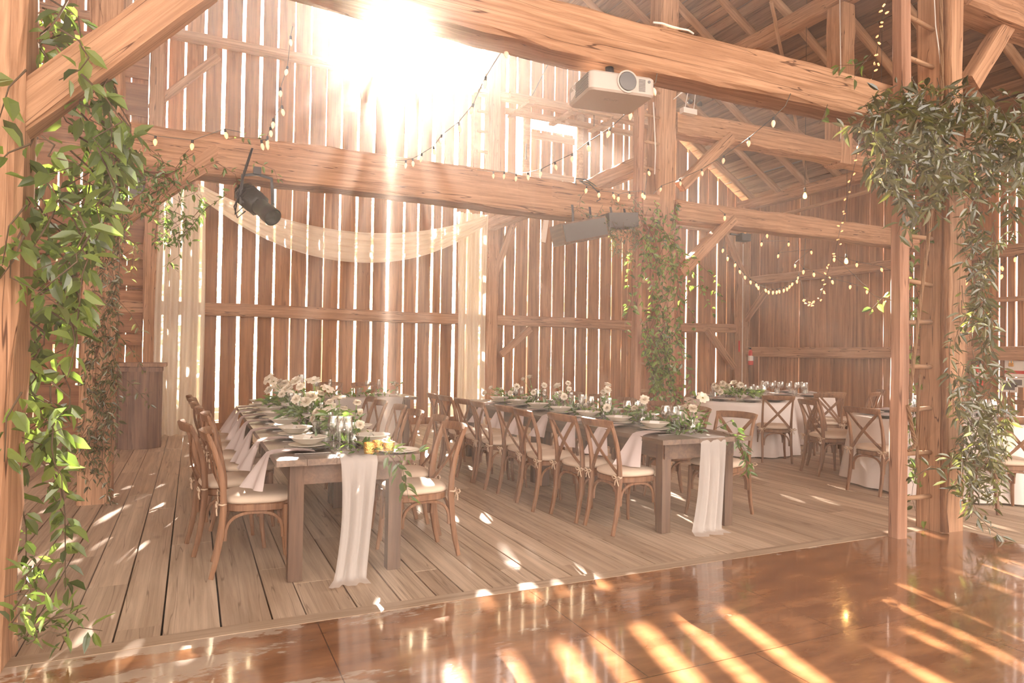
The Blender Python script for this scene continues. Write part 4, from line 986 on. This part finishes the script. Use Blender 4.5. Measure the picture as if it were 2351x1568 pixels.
# ------------------------------------------------------------------ hay door in the gable
e = struct(empty('door_1', (6.82, 12.68, 4.6)))
b = MB(); rr = random.Random(4); xs_ = [6.31,6.55,6.81,7.09,7.35]
for i in range(4): board(b, rr, 'X', xs_[i]+.022-6.82, xs_[i+1]-.022-6.82, .30, 1.50, .0, .03, rr.random())
b.build('door_leaf', M['wallwood'], e)
b = MB(); b.box((0, -.05, 1.36), (1.04, .03, .14)); b.box((0, -.05, .55), (1.04, .03, .12)); b.build('ledge', M['pole'], e)
for s in (-1, 1):
    b = MB(); b.tube([(s*.64, -.08, .3), (s*.645, -.08, 1.0), (s*.64, -.08, 1.95)], [.085,.075,.08], 10); b.build('jamb', M['pole'], e, smooth=True)
b = MB(); b.box((-.70, -.18, .95), (.03, .03, .33)); b.build('handle', M['black'], e)
# ------------------------------------------------------------------ hay track: two rails and cross pieces under the high gable
e = empty('hay_track', (6.4, 11.3, 5.95), 0, 'ladder-like timber hay track hanging high left of the projector', 'hay track')
for y_, z_ in ((11.0,6.02),(11.75,6.02)):
    b = MB(); b.bar((5.05-6.4 if y_ < 11.5 else 5.3-6.4, y_-11.3, z_-5.95), (7.45-6.4 if y_ < 11.5 else 8.2-6.4, y_-11.3, z_-5.95), .09, .10); b.build('rail', M['pole'], e)
for x_ in (5.45, 6.35, 7.25):
    b = MB(); b.bar((x_-6.4, -.4, .0), (x_-6.4, .55, .0), .12, .05); b.build('cross_piece', M['pole'], e)
b = MB(); b.tube([(-.95,-.3,.05),(-.4,-.35,1.2)], .008, 5); b.tube([(.85,.4,.05),(.8,.4,1.6)], .008, 5); b.build('hanger_rod', M['black'], e)
# ladders
def ladder(label, rail_px, Y, y0z, ztop, rung_zs, x_to, rail_w=.105, rail_mat='timber', yb=None):
    x = aty(rail_px, 800, Y).x; e = empty('ladder', (x, Y, 0), 0, label, 'ladder')
    b = MB(); rr = random.Random(int(x*100)); n = 20
    b.strap([(rr.uniform(-.006,.006), rr.uniform(-.004,.004), y0z+(ztop-y0z)*i/n) for i in range(n+1)], rail_w, rail_w, (0,1,0)); b.build('rail', M['postz'], e, auto=40)
    for zz in rung_zs:
        b = MB(); b.tube([(rail_w*.45, 0, zz), (x_to-x, (yb or Y)-Y, zz+rr.uniform(-.02,.02))], .019, 8); b.build('rung', M['pole'], e, smooth=True)
    return e
M['postz'] = wood('rail timber', (.22,.10,.055), (.50,.275,.18), 'Z', crack=.7, knots=.3)
ladder('thin ladder rail with round rungs standing left of the thick double post', 2065, 3.56, 0, 9.0, [aty(2095, y_, 3.58).z for y_ in (1140,1039,941,841,742,645,545,445,345,240,139,44)], 5.50, yb=3.60)
ladder('thin ladder rail with flat rungs beside the ivy-draped post', 1461, 7.05, 0, 4.6, [aty(1480, y_, 7.05).z for y_ in (960,897,835,771,708,646,582,385,324,263,204)], 5.38, yb=7.1)
b = None
e = empty('ladder', (5.0, 12.5, 4.9), 0, 'dark high ladder on the gable beside the far timber post', 'ladder')
for x_ in (-.02,):
    b = MB(); b.box((.0,0,1.3), (.07,.06,3.0)); b.build('rail', M['plankwood'], e)
for k in range(7):
    b = MB(); b.box((.2,-.04,.1+.40*k), (.36,.04,.05)); b.build('rung', M['plankwood'], e)
# long poles under the roof
pole('roof_pole', aty(1770, 5, 7.4), aty(1862, 452, 11.2), .028, .024, 71, 'pole', 'thin round pole slanting under the right roof with a hook at its foot', 'pole')
pole('roof_pole', atx(1790, 495, 11.7), atx(2045, 425, 11.7), .04, .04, 72, 'pole', 'horizontal round pole hung below the eave plate', 'pole')
# ------------------------------------------------------------------ projector under the big beam
pc = aty(1400, 200, 3.74); ang = math.radians(-8)
e = empty('projector', (pc.x+.02, 3.76, pc.z-.03), ang, 'white projector hung under the big cracked tie beam', 'projector')
def rbox(b, d, rad, n=5):
    x, y, z = d[0]/2, d[1]/2, d[2]/2; vs = []; fs = []; ring = []
    for (sx, sy, a0) in ((1,1,0),(-1,1,PI/2),(-1,-1,PI),(1,-1,1.5*PI)):
        for k in range(n+1):
            a = a0+PI/2*k/n; ring.append((sx*(x-rad)+rad*math.cos(a), sy*(y-rad)+rad*math.sin(a)))
    m = len(ring); e_ = rad*.35
    for (zz, sc) in ((-z, 1-e_/x), (-z+e_, 1), (z-e_, 1), (z, 1-e_/x)):
        vs += [(p[0]*sc, p[1]*sc, zz) for p in ring]
    for i in range(3):
        for k in range(m): fs.append((i*m+k, i*m+(k+1)%m, (i+1)*m+(k+1)%m, (i+1)*m+k))
    fs.append(tuple(range(m-1,-1,-1))); fs.append(tuple(3*m+k for k in range(m))); b.add(vs, fs)
b = MB(); M['projwhite'] = simple('off-white plastic', (.43,.36,.31), .5); rbox(b, (.46,.36,.125), .035); b.build('body', M['projwhite'], e, smooth=True, auto=35)
b = MB()
b.lathe([(.0,.0),(.058,.0),(.058,.02),(.0,.02)], 28)
lens = b.build('lens', M['grey'], e, smooth=True, auto=40); lens.location = (.03,-.172,.012); lens.rotation_euler = (PI/2,0,0)
b = MB(); b.lathe([(.062,.0),(.072,.0),(.072,.016),(.062,.016),(.062,0)], 28); lr = b.build('lens_ring', M['projwhite'], e, smooth=True, auto=40); lr.location = (.03,-.172,.012); lr.rotation_euler = (PI/2,0,0)
for (vx, n) in ((.135,9),):
    b = MB()
    for k in range(n): b.box((vx,-.181,-.035+.009*k), (.045,.004,.004))
    b.build('vent', M['grey'], e)
b = MB()
for k in range(9): b.box((-.2305,-.06,-.045+.011*k), (.004,.20,.005))
b.build('vent', M['grey'], e)
b = MB(); b.box((-.2305,.09,-.01),(.003,.07,.05)); b.build('sticker', M['linen'], e)
b = MB(); b.lathe([(0,0),(.01,0),(.01,.005),(0,.005)], 12); s_ = b.build('sensor', M['grey'], e); s_.location = (.185,-.178,.03); s_.rotation_euler = (PI/2,0,0)
def text(body, size, loc, rot, mat, parent, name='lettering', extrude=.0008, align='CENTER'):
    c = bpy.data.curves.new(name, 'FONT'); c.body = body; c.size = size; c.extrude = extrude; c.align_x = align; c.align_y = 'CENTER'
    o = bpy.data.objects.new(name, c); COL.objects.link(o); o.location = loc; o.rotation_euler = rot; c.materials.append(mat)
    bpy.context.view_layer.update(); me = bpy.data.meshes.new_from_object(o.evaluated_get(bpy.context.evaluated_depsgraph_get()))
    n_ = bpy.data.objects.new(name, me); COL.objects.link(n_); n_.location = loc; n_.rotation_euler = rot; n_.parent = parent; me.materials.clear(); me.materials.append(mat)
    bpy.data.objects.remove(o); return n_
M['letter'] = simple('grey lettering', (.32,.28,.25), .6)
text('SONY', .038, (-.02,-.045,-.0635), (PI,0,0), M['letter'], e)
b = MB(); b.box((0,.0,.072),(.14,.14,.012)); b.tube([(0,0,.07),(0,.03,3.335-e.location.z)], .028, 12); b.tube([(-.06,-.05,.07),(0,-.02,.11),(.07,-.05,.085)], .007, 6); b.tube([(-.05,.05,.07),(.02,.02,.105),(.06,.05,.07)], .007, 6); b.build('mount', M['black'], e, smooth=True, auto=40)
b = MB(); b.tube([(.195,-.1,.06),(.195,-.1,.085)], .014, 10); b.build('knob', M['black'], e, smooth=True, auto=40)
b = MB(); b.tube([(-.235,.05,-.03),(-.255,.03,-.06),(-.25,.0,-.02),(-.24,.08,.03),(-.2,.12,.09)], .003, 5); b.build('cable', M['white'], e, smooth=True)
# ------------------------------------------------------------------ spotlight hung from the long beam
c = aty(590, 468, 6.85); e = empty('spotlight', c, 0, 'black theatre spotlight hanging under the long beam before the white swag', 'spotlight')
ax = (aty(632, 505, 6.62)-aty(556, 440, 7.0)).normalized()
Q = ax.to_track_quat('Z', 'Y').to_matrix()
def lobj(b, name, mat, **k):
    o = b.build(name, M[mat], e, smooth=True, auto=40, **k); o.rotation_euler = Q.to_euler(); return o
b = MB(); b.lathe([(0,-.27),(.075,-.27),(.10,-.22),(.115,-.15),(.115,.02),(.09,.05),(0,.05)], 8); lobj(b, 'housing', 'black')
b = MB(); b.lathe([(0,.05),(.078,.05),(.078,.16),(.085,.17),(.085,.27),(.075,.27),(.07,.19),(0,.18)], 22); lobj(b, 'lens_tube', 'black')
b = MB()
for k in range(5): b.lathe([(.117,-.20+.03*k),(.121,-.20+.03*k),(.121,-.195+.03*k),(.117,-.195+.03*k)], 8)
lobj(b, 'cooling_fins', 'black')
for s in (-1, 1):
    b = MB(); b.lathe([(0,0),(.022,0),(.022,.02),(0,.02)], 12); o = b.build('knob', M['black'], e, smooth=True, auto=40); o.location = (s*.135,0,0); o.rotation_euler = (0,PI/2,0)
top = aty(590, 402, 6.95)-c
b = MB(); b.strap([(-.14,0,-.02),(-.14,.02,.12),(-.13,.05,top.z-.03),(0,.06,top.z),(.13,.05,top.z-.03),(.14,.02,.12),(.14,0,-.02)], .03, .006, (0,1,0)); b.build('yoke', M['black'], e, auto=40)
b = MB(); b.box((0,.06,top.z+.03),(.07,.05,.07)); b.build('clamp', M['black'], e)
b = MB(); b.tube([(-.10,.0,-.08),(-.17,.0,-.15),(-.20,0,-.05),(-.15,.02,.1),(-.12,.05,.3),(-.05,.1,.55)], .007, 6); b.tube([(-.12,.0,-.04),(-.19,.0,-.12),(-.17,.03,.08),(-.1,.05,.32),(-.04,.1,.55)], .006, 6); b.build('cable', M['black'], e, smooth=True)
# ------------------------------------------------------------------ loudspeakers under the beam
c = aty(1335, 530, 6.9); e = empty('loudspeaker', c, 0, 'long grey loudspeaker slung under the beam above the middle table', 'loudspeaker')
d = (aty(1405, 530, 6.85)-aty(1265, 548, 6.95))
R_ = Matrix.Rotation(math.radians(-14), 3, 'Y')
b = MB(); b.box((0,.05,0),(.62,.28,.24), M=R_); b.build('cabinet', M['speaker'] if 'speaker' in M else M['tablewood'], e)
b = MB(); b.box((0,-.095,.0),(.58,.012,.20), M=R_); b.build('grille', M['grey'], e)
for s in (-.12, .12):
    b = MB(); b.strap([(s,0,.0),(s,.0,.2),(s,.02,.30)], .03, .006, (0,1,0)); b.build('bracket', M['black'], e)
c = aty(1420, 508, 6.95); e = empty('loudspeaker', c, 0, 'small dark loudspeaker half hidden by the garland under the beam', 'loudspeaker')
b = MB(); b.box((0,0,0),(.42,.24,.17), M=Matrix.Rotation(math.radians(-6),3,'Y')); b.build('cabinet', M['grey'], e)
b = MB(); b.strap([(-.1,0,.08),(-.1,.03,.17)], .03, .006, (0,1,0)); b.strap([(.1,0,.08),(.1,.03,.17)], .03, .006, (0,1,0)); b.build('bracket', M['black'], e)
c = atx(1252, 540, 5.27); c.z = 3.55; b = MB(); b.box((0,0,0),(.09,.02,.60), M=Matrix.Rotation(math.radians(8),3,'Y'))
tag(b.build('hanging_panel', M['white'], loc=c), 'narrow white board hanging left of the long loudspeaker', 'panel')
c = aty(1700, 545, 7.0); e = empty('flood_lamp', c, 0, 'small black lamp under the lower aisle beam', 'lamp')
b = MB(); b.box((.05,0,0),(.16,.12,.10)); b.build('housing', M['black'], e)
b = MB(); b.box((-.1,0,.03),(.16,.03,.02)); b.build('arm', M['grey'], e)
# twin lamp box on the ivy post
c = aty(1590, 250, 7.0); e = empty('emergency_lamp', c, 0, 'pale twin emergency lamp on the upper part of the ivy-draped post', 'lamp')
b = MB(); b.box((-.05,.02,-.04),(.22,.08,.07)); b.build('box', M['white'], e)
for s in (-1, 1):
    b = MB(); b.lathe([(0,0),(.02,0),(.035,.05),(.03,.05),(0,.02)], 12); o = b.build('lamp_head', M['black'], e, smooth=True); o.location = (s*.07-.04,-.06,.04); o.rotation_euler = (PI/2,0,s*.3)
    b = MB(); b.tube([(s*.07-.05,0,0),(s*.06-.03,-.02,.22),(s*.02-.1,.0,.25),(-.2,.03,.16),(-.26,.06,.1)], .006, 5); b.build('cable', M['white'], e, smooth=True)
# power cord looped on the beam
c = aty(1345, 440, 6.95); b = MB()
pts = [aty(px, py, 6.95)-c for px, py in ((1322,425),(1322,410),(1345,412),(1370,428),(1345,424),(1330,415),(1352,420),(1372,440),(1378,458),(1370,462))]
b.tube(pts, .008, 6); o = b.build('power_cord', M['black'], smooth=True, loc=c); tag(o, 'black power cord coiled on the long beam near the ivy-draped post', 'cable')
# ------------------------------------------------------------------ podium at the left
c = Vector((-.66, 10.9, 0)); e = empty('podium', c, 0, 'rough wooden podium standing behind the second post, left of the curtain', 'podium')
M['podium'] = wood('podium wood', (.10,.055,.04), (.26,.155,.11), 'Z', crack=.5)
b = MB(); vs = []
for zz in (0, 1.14):
    for k in range(8):
        a = PI/8+k*PI/4; vs.append((.30*math.cos(a), .26*math.sin(a), zz))
b.add(vs, [(k,(k+1)%8,8+(k+1)%8,8+k) for k in range(8)]+[tuple(range(7,-1,-1)),tuple(range(8,16))]); b.build('body', M['podium'], e)
b = MB(); b.box((0,0,1.165),(.66,.58,.05)); b.build('top', M['chairwood'], e)
b = MB(); b.box((0,0,1.10),(.56,.50,.06)); b.build('moulding', M['podium'], e)
# dark panel between the posts
c = aty(315, 440, 12.3); b = MB(); b.box((0,0,0),(.22,.03,.55)); tag(b.build('dark_board', M['grey'], loc=c), 'dark board on the wall behind the second post', 'board')
# ------------------------------------------------------------------ extinguishers, sign, pictures, ropes
def extinguisher(x, y, z, label):
    e = empty('fire_extinguisher', (x, y, z), 0, label, 'fire extinguisher', 'fire extinguishers')
    b = MB(); b.lathe([(0,0),(.055,0),(.06,.01),(.06,.30),(.045,.345),(.02,.36),(.018,.385),(0,.39)], 18); b.build('cylinder', M['red'], e, smooth=True, auto=50)
    b = MB(); b.lathe([(.0608,.1),(.0608,.22)], 18); b.build('paper_label', M['linen'], e, smooth=True)
    b = MB(); b.box((-.03,-.01,.40),(.11,.02,.02)); b.box((0,0,.385),(.04,.04,.03)); b.build('valve', M['black'], e)
    b = MB(); b.tube([(.02,0,.39),(.08,-.02,.33),(.075,-.03,.12)], .009, 6); b.build('hose', M['black'], e, smooth=True)
p = atx(1725, 838, 11.95); extinguisher(11.93, p.y, p.z, 'red fire extinguisher on the right wall by the far corner post')
p = atx(2247, 885, 11.9); extinguisher(11.90, p.y, p.z, 'red fire extinguisher half hidden by leaves left of the safety sign')
p = aty(1697, 795, 12.27); b = MB(); b.box((0,0,0),(.03,.02,.26)); tag(b.build('wall_tag', M['red'], loc=p), 'narrow red and white tag on the corner post', 'sign')
p0 = atx(2308, 795, 12.02); p1 = atx(2308, 865, 12.02); p2 = atx(2450, 800, 12.02)
e = empty('safety_sign', (12.02, p0.y, (p0.z+p1.z)/2), -PI/2, 'white and red fire safety plan board cut by the right edge', 'sign')
hs = (p0.z-p1.z); wd = .86
b = MB(); b.box((wd/2,0,0),(wd,.025,hs)); b.build('board', M['white'], e)
b = MB(); b.box((wd/2,-.014,hs*.36),(wd-.03,.004,hs*.12)); b.build('header_band', M['red'], e)
b = MB(); b.box((wd/2,-.014,-hs*.34),(wd,.004,hs*.10)); b.build('lower_band', M['red'], e)
M['signwhite'] = simple('sign lettering', (.85,.82,.8), .6)
text('FIRE SAFETY PLAN', hs*.115, (.03,-.017,hs*.36), (PI/2,0,0), M['signwhite'], e, align='LEFT')
b = MB(); b.box((.10,-.02,-.05),(.07,.014,.06)); b.tube([(.08,-.02,-.02),(.08,-.02,.02),(.10,-.02,.035),(.12,-.02,.02),(.12,-.02,-.02)], .006, 6); b.build('padlock', M['gold'], e)
for (px, py, w, h, lab) in ((2316,885,.26,.19,'small framed picture below the safety sign, lower of two'),(2335,848,.22,.15,'small pale notice tucked just below the safety sign')):
    p = atx(px, py+(2 if h > .17 else 30), 12.0); e = empty('picture_frame', p, -PI/2, lab, 'picture')
    b = MB(); b.box((0,0,0),(w,.02,h)); b.build('frame', M['white'], e)
    b = MB(); b.box((0,-.012,0),(w*.72,.004,h*.6)); b.build('picture', M['grey'], e)
def rope(pts, rad, label, name='rope'):
    b = MB(); pts = [Vector(p) for p in pts]; o = pts[0]; path = []
    for i in range(len(pts)-1):
        for k in range(8): path.append(pts[i].lerp(pts[i+1], k/8)-o)
    path.append(pts[-1]-o)
    for s in range(3):
        q = [p+Vector((math.cos(i*.9+s*2.09)*rad*.55, math.sin(i*.9+s*2.09)*rad*.55, 0)) for i, p in enumerate(path)]
        b.tube(q, rad*.6, 6)
    return tag(b.build(name, M['rope'], smooth=True, loc=o), label, 'rope')
M['rope'] = simple('manila rope', (.22,.12,.06), .9, bump=.5, bscale=120)
rope([aty(px, py, 3.44) for px, py in ((2160,-10),(2163,200),(2148,400),(2130,560),(2112,700),(2098,820),(2090,900))], .014, 'thick rope running down the face of the thick double post')
rope([aty(px, py, 3.50) for px, py in ((2084,930),(2095,990),(2103,1020),(2088,1035))], .016, 'rope loop hanging at the ladder rungs')
rope([aty(px, py, 3.52) for px, py in ((2112,860),(2106,960),(2105,1090))], .011, 'thin rope hanging straight between rail and thick post')
def cable(pts, rad, mat, label):
    pts = [Vector(p) for p in pts]; o = pts[0]; b = MB(); b.tube([p-o for p in pts], rad, 6)
    return tag(b.build('cable', M[mat], smooth=True, loc=o), label, 'cable')
cable([aty(px, py, 3.52) for px, py in ((2145,-5),(2148,60),(2155,110),(2160,150))], .005, 'white', 'pale cable down the top of the thick double post')
cable([aty(px, py, 7.05) for px, py in ((1928,-5),(1930,150),(1932,250),(1930,318),(1938,322),(1940,300))], .008, 'white', 'pale conduit running down the short hanging post')
cable([aty(px, py, 7.0) for px, py in ((1500,235),(1503,300),(1505,345),(1503,400))], .008, 'white', 'pale conduit down the upper part of the ivy-draped post')
cable([aty(px, py, 12.288) for px, py in ((1706,560),(1705,700),(1703,955))], .012, 'white', 'white conduit pipe down the corner post')
cable([aty(px, py, 3.70) for px, py in ((1500,52),(1520,54),(1545,62),(1560,66),(1580,70),(1592,78))], .008, 'white', 'flexible metal conduit lying on top of the big tie beam')
# ------------------------------------------------------------------ string lights
M['cord'] = simple('light cord', (.10,.08,.06), .7)
M['bulb_on'] = simple('glowing bulb', (1,.6,.3), .3, em=(1.0,.40,.14), es=2.4)
M['bulb_glass'] = simple('frosted bulb glass', (.9,.7,.5), .25, em=(1.0,.55,.28), es=.45)
M['filament'] = simple('filament', (1,.5,.2), .4, em=(1.0,.40,.12), es=9)
M['edison'] = simple('edison bulb', (1,.6,.2), .3, em=(1.0,.50,.10), es=10)
def _socket(b): b.lathe([(0,.0),(.011,.0),(.012,-.03),(.009,-.034),(0,-.034)], 10)
def _bulb(b): b.lathe([(0,-.030),(.009,-.033),(.018,-.05),(.019,-.066),(.012,-.088),(.004,-.10),(0,-.102)], 12)
def _fil(b): b.lathe([(0,-.042),(.006,-.048),(.007,-.066),(.0,-.082)], 8)
P['socket'] = proto('socket', _socket, M['black']); P['bulb_on'] = proto('bulb', _bulb, M['bulb_on']); P['bulb'] = proto('bulbglass', _bulb, M['bulb_glass']); P['fil'] = proto('filament', _fil, M['filament'])
def string_light(label, cord, bulbs, sc=1.0, lit=True):
    """cord: points; bulbs: points at which a socket and bulb hang"""
    o = Vector(cord[0]); e = empty('string_light', o, 0, label, 'string lights', 'string lights')
    b = MB(); b.tube([Vector(p)-o for p in cord], .0035, 5); b.build('cord', M['cord'], e, smooth=True)
    rr = random.Random(len(bulbs))
    for p in bulbs:
        s = bpy.data.objects.new('socket', P['socket']); COL.objects.link(s); s.parent = e; s.location = Vector(p)-o; s.scale = (sc,)*3
        s.rotation_euler = (rr.uniform(-.25,.25), rr.uniform(-.25,.25), 0)
        g_ = bpy.data.objects.new('bulb', P['bulb_on'] if lit else P['bulb']); COL.objects.link(g_); g_.parent = s
        if not lit:
            f_ = bpy.data.objects.new('filament', P['fil']); COL.objects.link(f_); f_.parent = s
    return e
def A(lst, Y0, Y1=None):
    n = len(lst); Y1 = Y0 if Y1 is None else Y1
    return [aty(px, py, Y0+(Y1-Y0)*i/max(1,n-1)) for i, (px, py) in enumerate(lst)]
def up(lst, k=9): return [(x, y-k) for x, y in lst]
def slight(label, bp, Y0, Y1, extra0=(), extra1=(), sc=1.1, lit=False, k=12):
    """bp: bulb centres in picture order with depth running from Y0 to Y1"""
    t = A(up(bp, k), Y0, Y1); c0 = [aty(x, y, Y0) for x, y in extra0]; c1 = [aty(x, y, Y1) for x, y in extra1]
    return string_light(label, c0+t+c1, t, sc, lit)
slight('three orange bulbs on a cord along the left end of the spotlight beam', [(357,324),(442,334),(516,308)], 6.98, 6.98, ((310,300),), ((560,305),), .95, True)
slight('string light hanging upright before the upper gable, left of the sun', [(667,95),(660,165),(644,214),(647,254),(628,284),(621,305),(614,325),(612,332),(600,334)], 6.9, 6.9, ((672,60),), (), 1.0)
slight('string light rising from the long beam towards the sun glare', [(897,375),(910,380),(932,380),(948,376),(969,364),(995,348),(1014,322),(1053,292),(1087,250),(1115,188),(1158,120)], 6.9, 3.9, ((885,358),), ((1172,100),(1186,60)), .8)
slight('string light curving from the long beam up to the projector', [(1133,406),(1158,406),(1185,411),(1212,408),(1243,400),(1274,384),(1314,365),(1350,338),(1402,305),(1449,262),(1497,206)], 6.9, 3.7, ((1095,390),), ((1505,190),(1512,150)), .8)
slight('short clustered string light drooping across the long beam near the power cord', [(1347,440),(1375,450),(1407,453),(1420,458),(1445,452),(1475,450),(1480,455),(1488,400)], 6.93, 6.93, (), ((1495,395),), .9, True)
slight('string light sloping from the ivy-draped post up to the big tie beam', [(1519,438),(1561,423),(1611,400),(1662,369),(1720,328),(1776,281)], 6.7, 3.6, ((1500,445),), ((1803,243),(1815,215)), .8)
slight('long bulb swag sagging in front of the right back wall', [(1661,575),(1671,594),(1689,609),(1697,624),(1709,637),(1722,648),(1735,655),(1741,661),(1756,667),(1764,671),(1775,672),(1784,671),(1789,670),(1800,667),(1807,664),(1815,659),(1821,653),(1829,647),(1833,639)], 7.16, 7.3, ((1668,518),), ((1845,622),(1850,542)), .8, True, 8)
slight('row of glowing bulbs under the lower aisle beam', [(1664,503),(1669,505),(1712,523),(1710,537),(1761,545),(1749,565),(1811,565),(1788,592),(1862,584),(1826,615)], 7.0, 8.5, ((1650,480),), (), .9, True)
slight('line of bulbs crossing the right back wall below the middle girt', [(1845,628),(1868,634),(1909,651),(1953,662),(1991,673),(1915,599),(1967,612),(2022,623)], 7.3, 7.2, ((1830,545),(1836,605)), ((2045,620),), .95, True)
slight('few glowing bulbs by the slits at the right edge', [(2220,650),(2267,635),(2302,637),(2298,618),(2334,597)], 6.2, 6.0, ((2205,640),), ((2351,585),), 1.1, True)
# fine fairy lights hanging as a long thin strand
fp = [(2034,0),(2026,40),(2018,90),(2008,150),(2000,190),(1988,240),(1978,300),(1966,360),(1950,430),(1940,490),(1930,520),(1920,570),(1905,610),(1890,660),(1880,690),(1864,700),(1850,696),(1845,690)]
cord = A(fp, 3.5, 6.5); rr = random.Random(3); o = cord[0]
e = empty('fairy_light_strand', o, 0, 'thin strand of tiny fairy lights hanging beside the ladder rail', 'string lights', None)
b = MB(); b.tube([p-o for p in cord], .0028, 5); b.build('cord', M['cord'], e, smooth=True)
P['tiny'] = proto('tiny', lambda b: b.lathe([(0,.0),(.004,.0),(.005,-.012),(0,-.02)], 6), M['bulb_on'])
for i in range(len(cord)-1):
    for k in range(3 if i < 12 else 5):
        p = cord[i].lerp(cord[i+1], (k+.5)/(3 if i < 12 else 5))-o + rv(rr)*.03
        t_ = bpy.data.objects.new('bulb', P['tiny']); COL.objects.link(t_); t_.parent = e; t_.location = p; t_.rotation_euler = (rr.uniform(0,6), rr.uniform(0,6), 0); t_.scale = (1.6,)*3
cable(A([(1833,625),(1840,650),(1848,690),(1852,698)], 6.5), .003, 'cord', 'thin wire down to the foot of the fairy lights')
# edison pendants
def pendant(px, py, pt, Y, label):
    p = aty(px, py, Y); e = empty('pendant_bulb', p, 0, label, 'pendant lamp', 'edison pendants')
    zt = roofz(p.x)+.13-p.z
    b = MB(); b.tube([(0,0,.13),(0,0,zt)], .0035, 5); b.build('cord', M['black'], e, smooth=True)
    b = MB(); b.lathe([(0,.13),(.014,.13),(.018,.11),(.018,.06),(.015,.055),(0,.055)], 12); b.build('socket', M['black'], e, smooth=True, auto=40)
    b = MB(); b.lathe([(0,.056),(.013,.055),(.018,.04),(.030,.005),(.031,-.015),(.022,-.038),(0,-.046)], 18); b.build('bulb', M['edison'], e, smooth=True)
    l = bpy.data.lights.new('pendant glow', 'POINT'); l.energy = 6; l.color = (1,.55,.18); l.shadow_soft_size = .03
    lo = bpy.data.objects.new('pendant_glow', l); COL.objects.link(lo); lo.location = p+Vector((0,-.06,-.05)); 
pendant(1848, 450, 4.33, 7.9, 'glowing edison bulb on a cord between the two aisle beams')
pendant(2022, 418, 4.33, 7.3, 'glowing edison bulb just left of the ladder rail under the upper aisle beam')
pendant(1943, 600, 4.33, 8.2, 'glowing edison bulb hanging lowest, before the middle girt of the right wall')
# ------------------------------------------------------------------ scattering volume added for the sun's glow and the lens veil
m = bpy.data.materials.new('glow volume'); m.use_nodes = True; N = m.node_tree.nodes; L = m.node_tree.links
N.remove(N['Principled BSDF']); ad = N.new('ShaderNodeAddShader')
for k, (dens, g_) in enumerate(((.0012, .945), (.0050, .40))):
    vs = N.new('ShaderNodeVolumeScatter'); vs.inputs['Color'].default_value = (1,.88,.78,1)
    vs.inputs['Density'].default_value = dens; vs.inputs['Anisotropy'].default_value = g_; L.new(vs.outputs[0], ad.inputs[k])
L.new(ad.outputs[0], N['Material Output'].inputs['Volume'])
b = MB(); b.box((2.3, 4.2, 5.6), (21.4, 18.4, 12.2)); o = b.build('haze', m); o['kind'] = 'stuff'; tag(o, 'scattering haze added for the sun glow and lens veil', 'haze', kind='stuff')
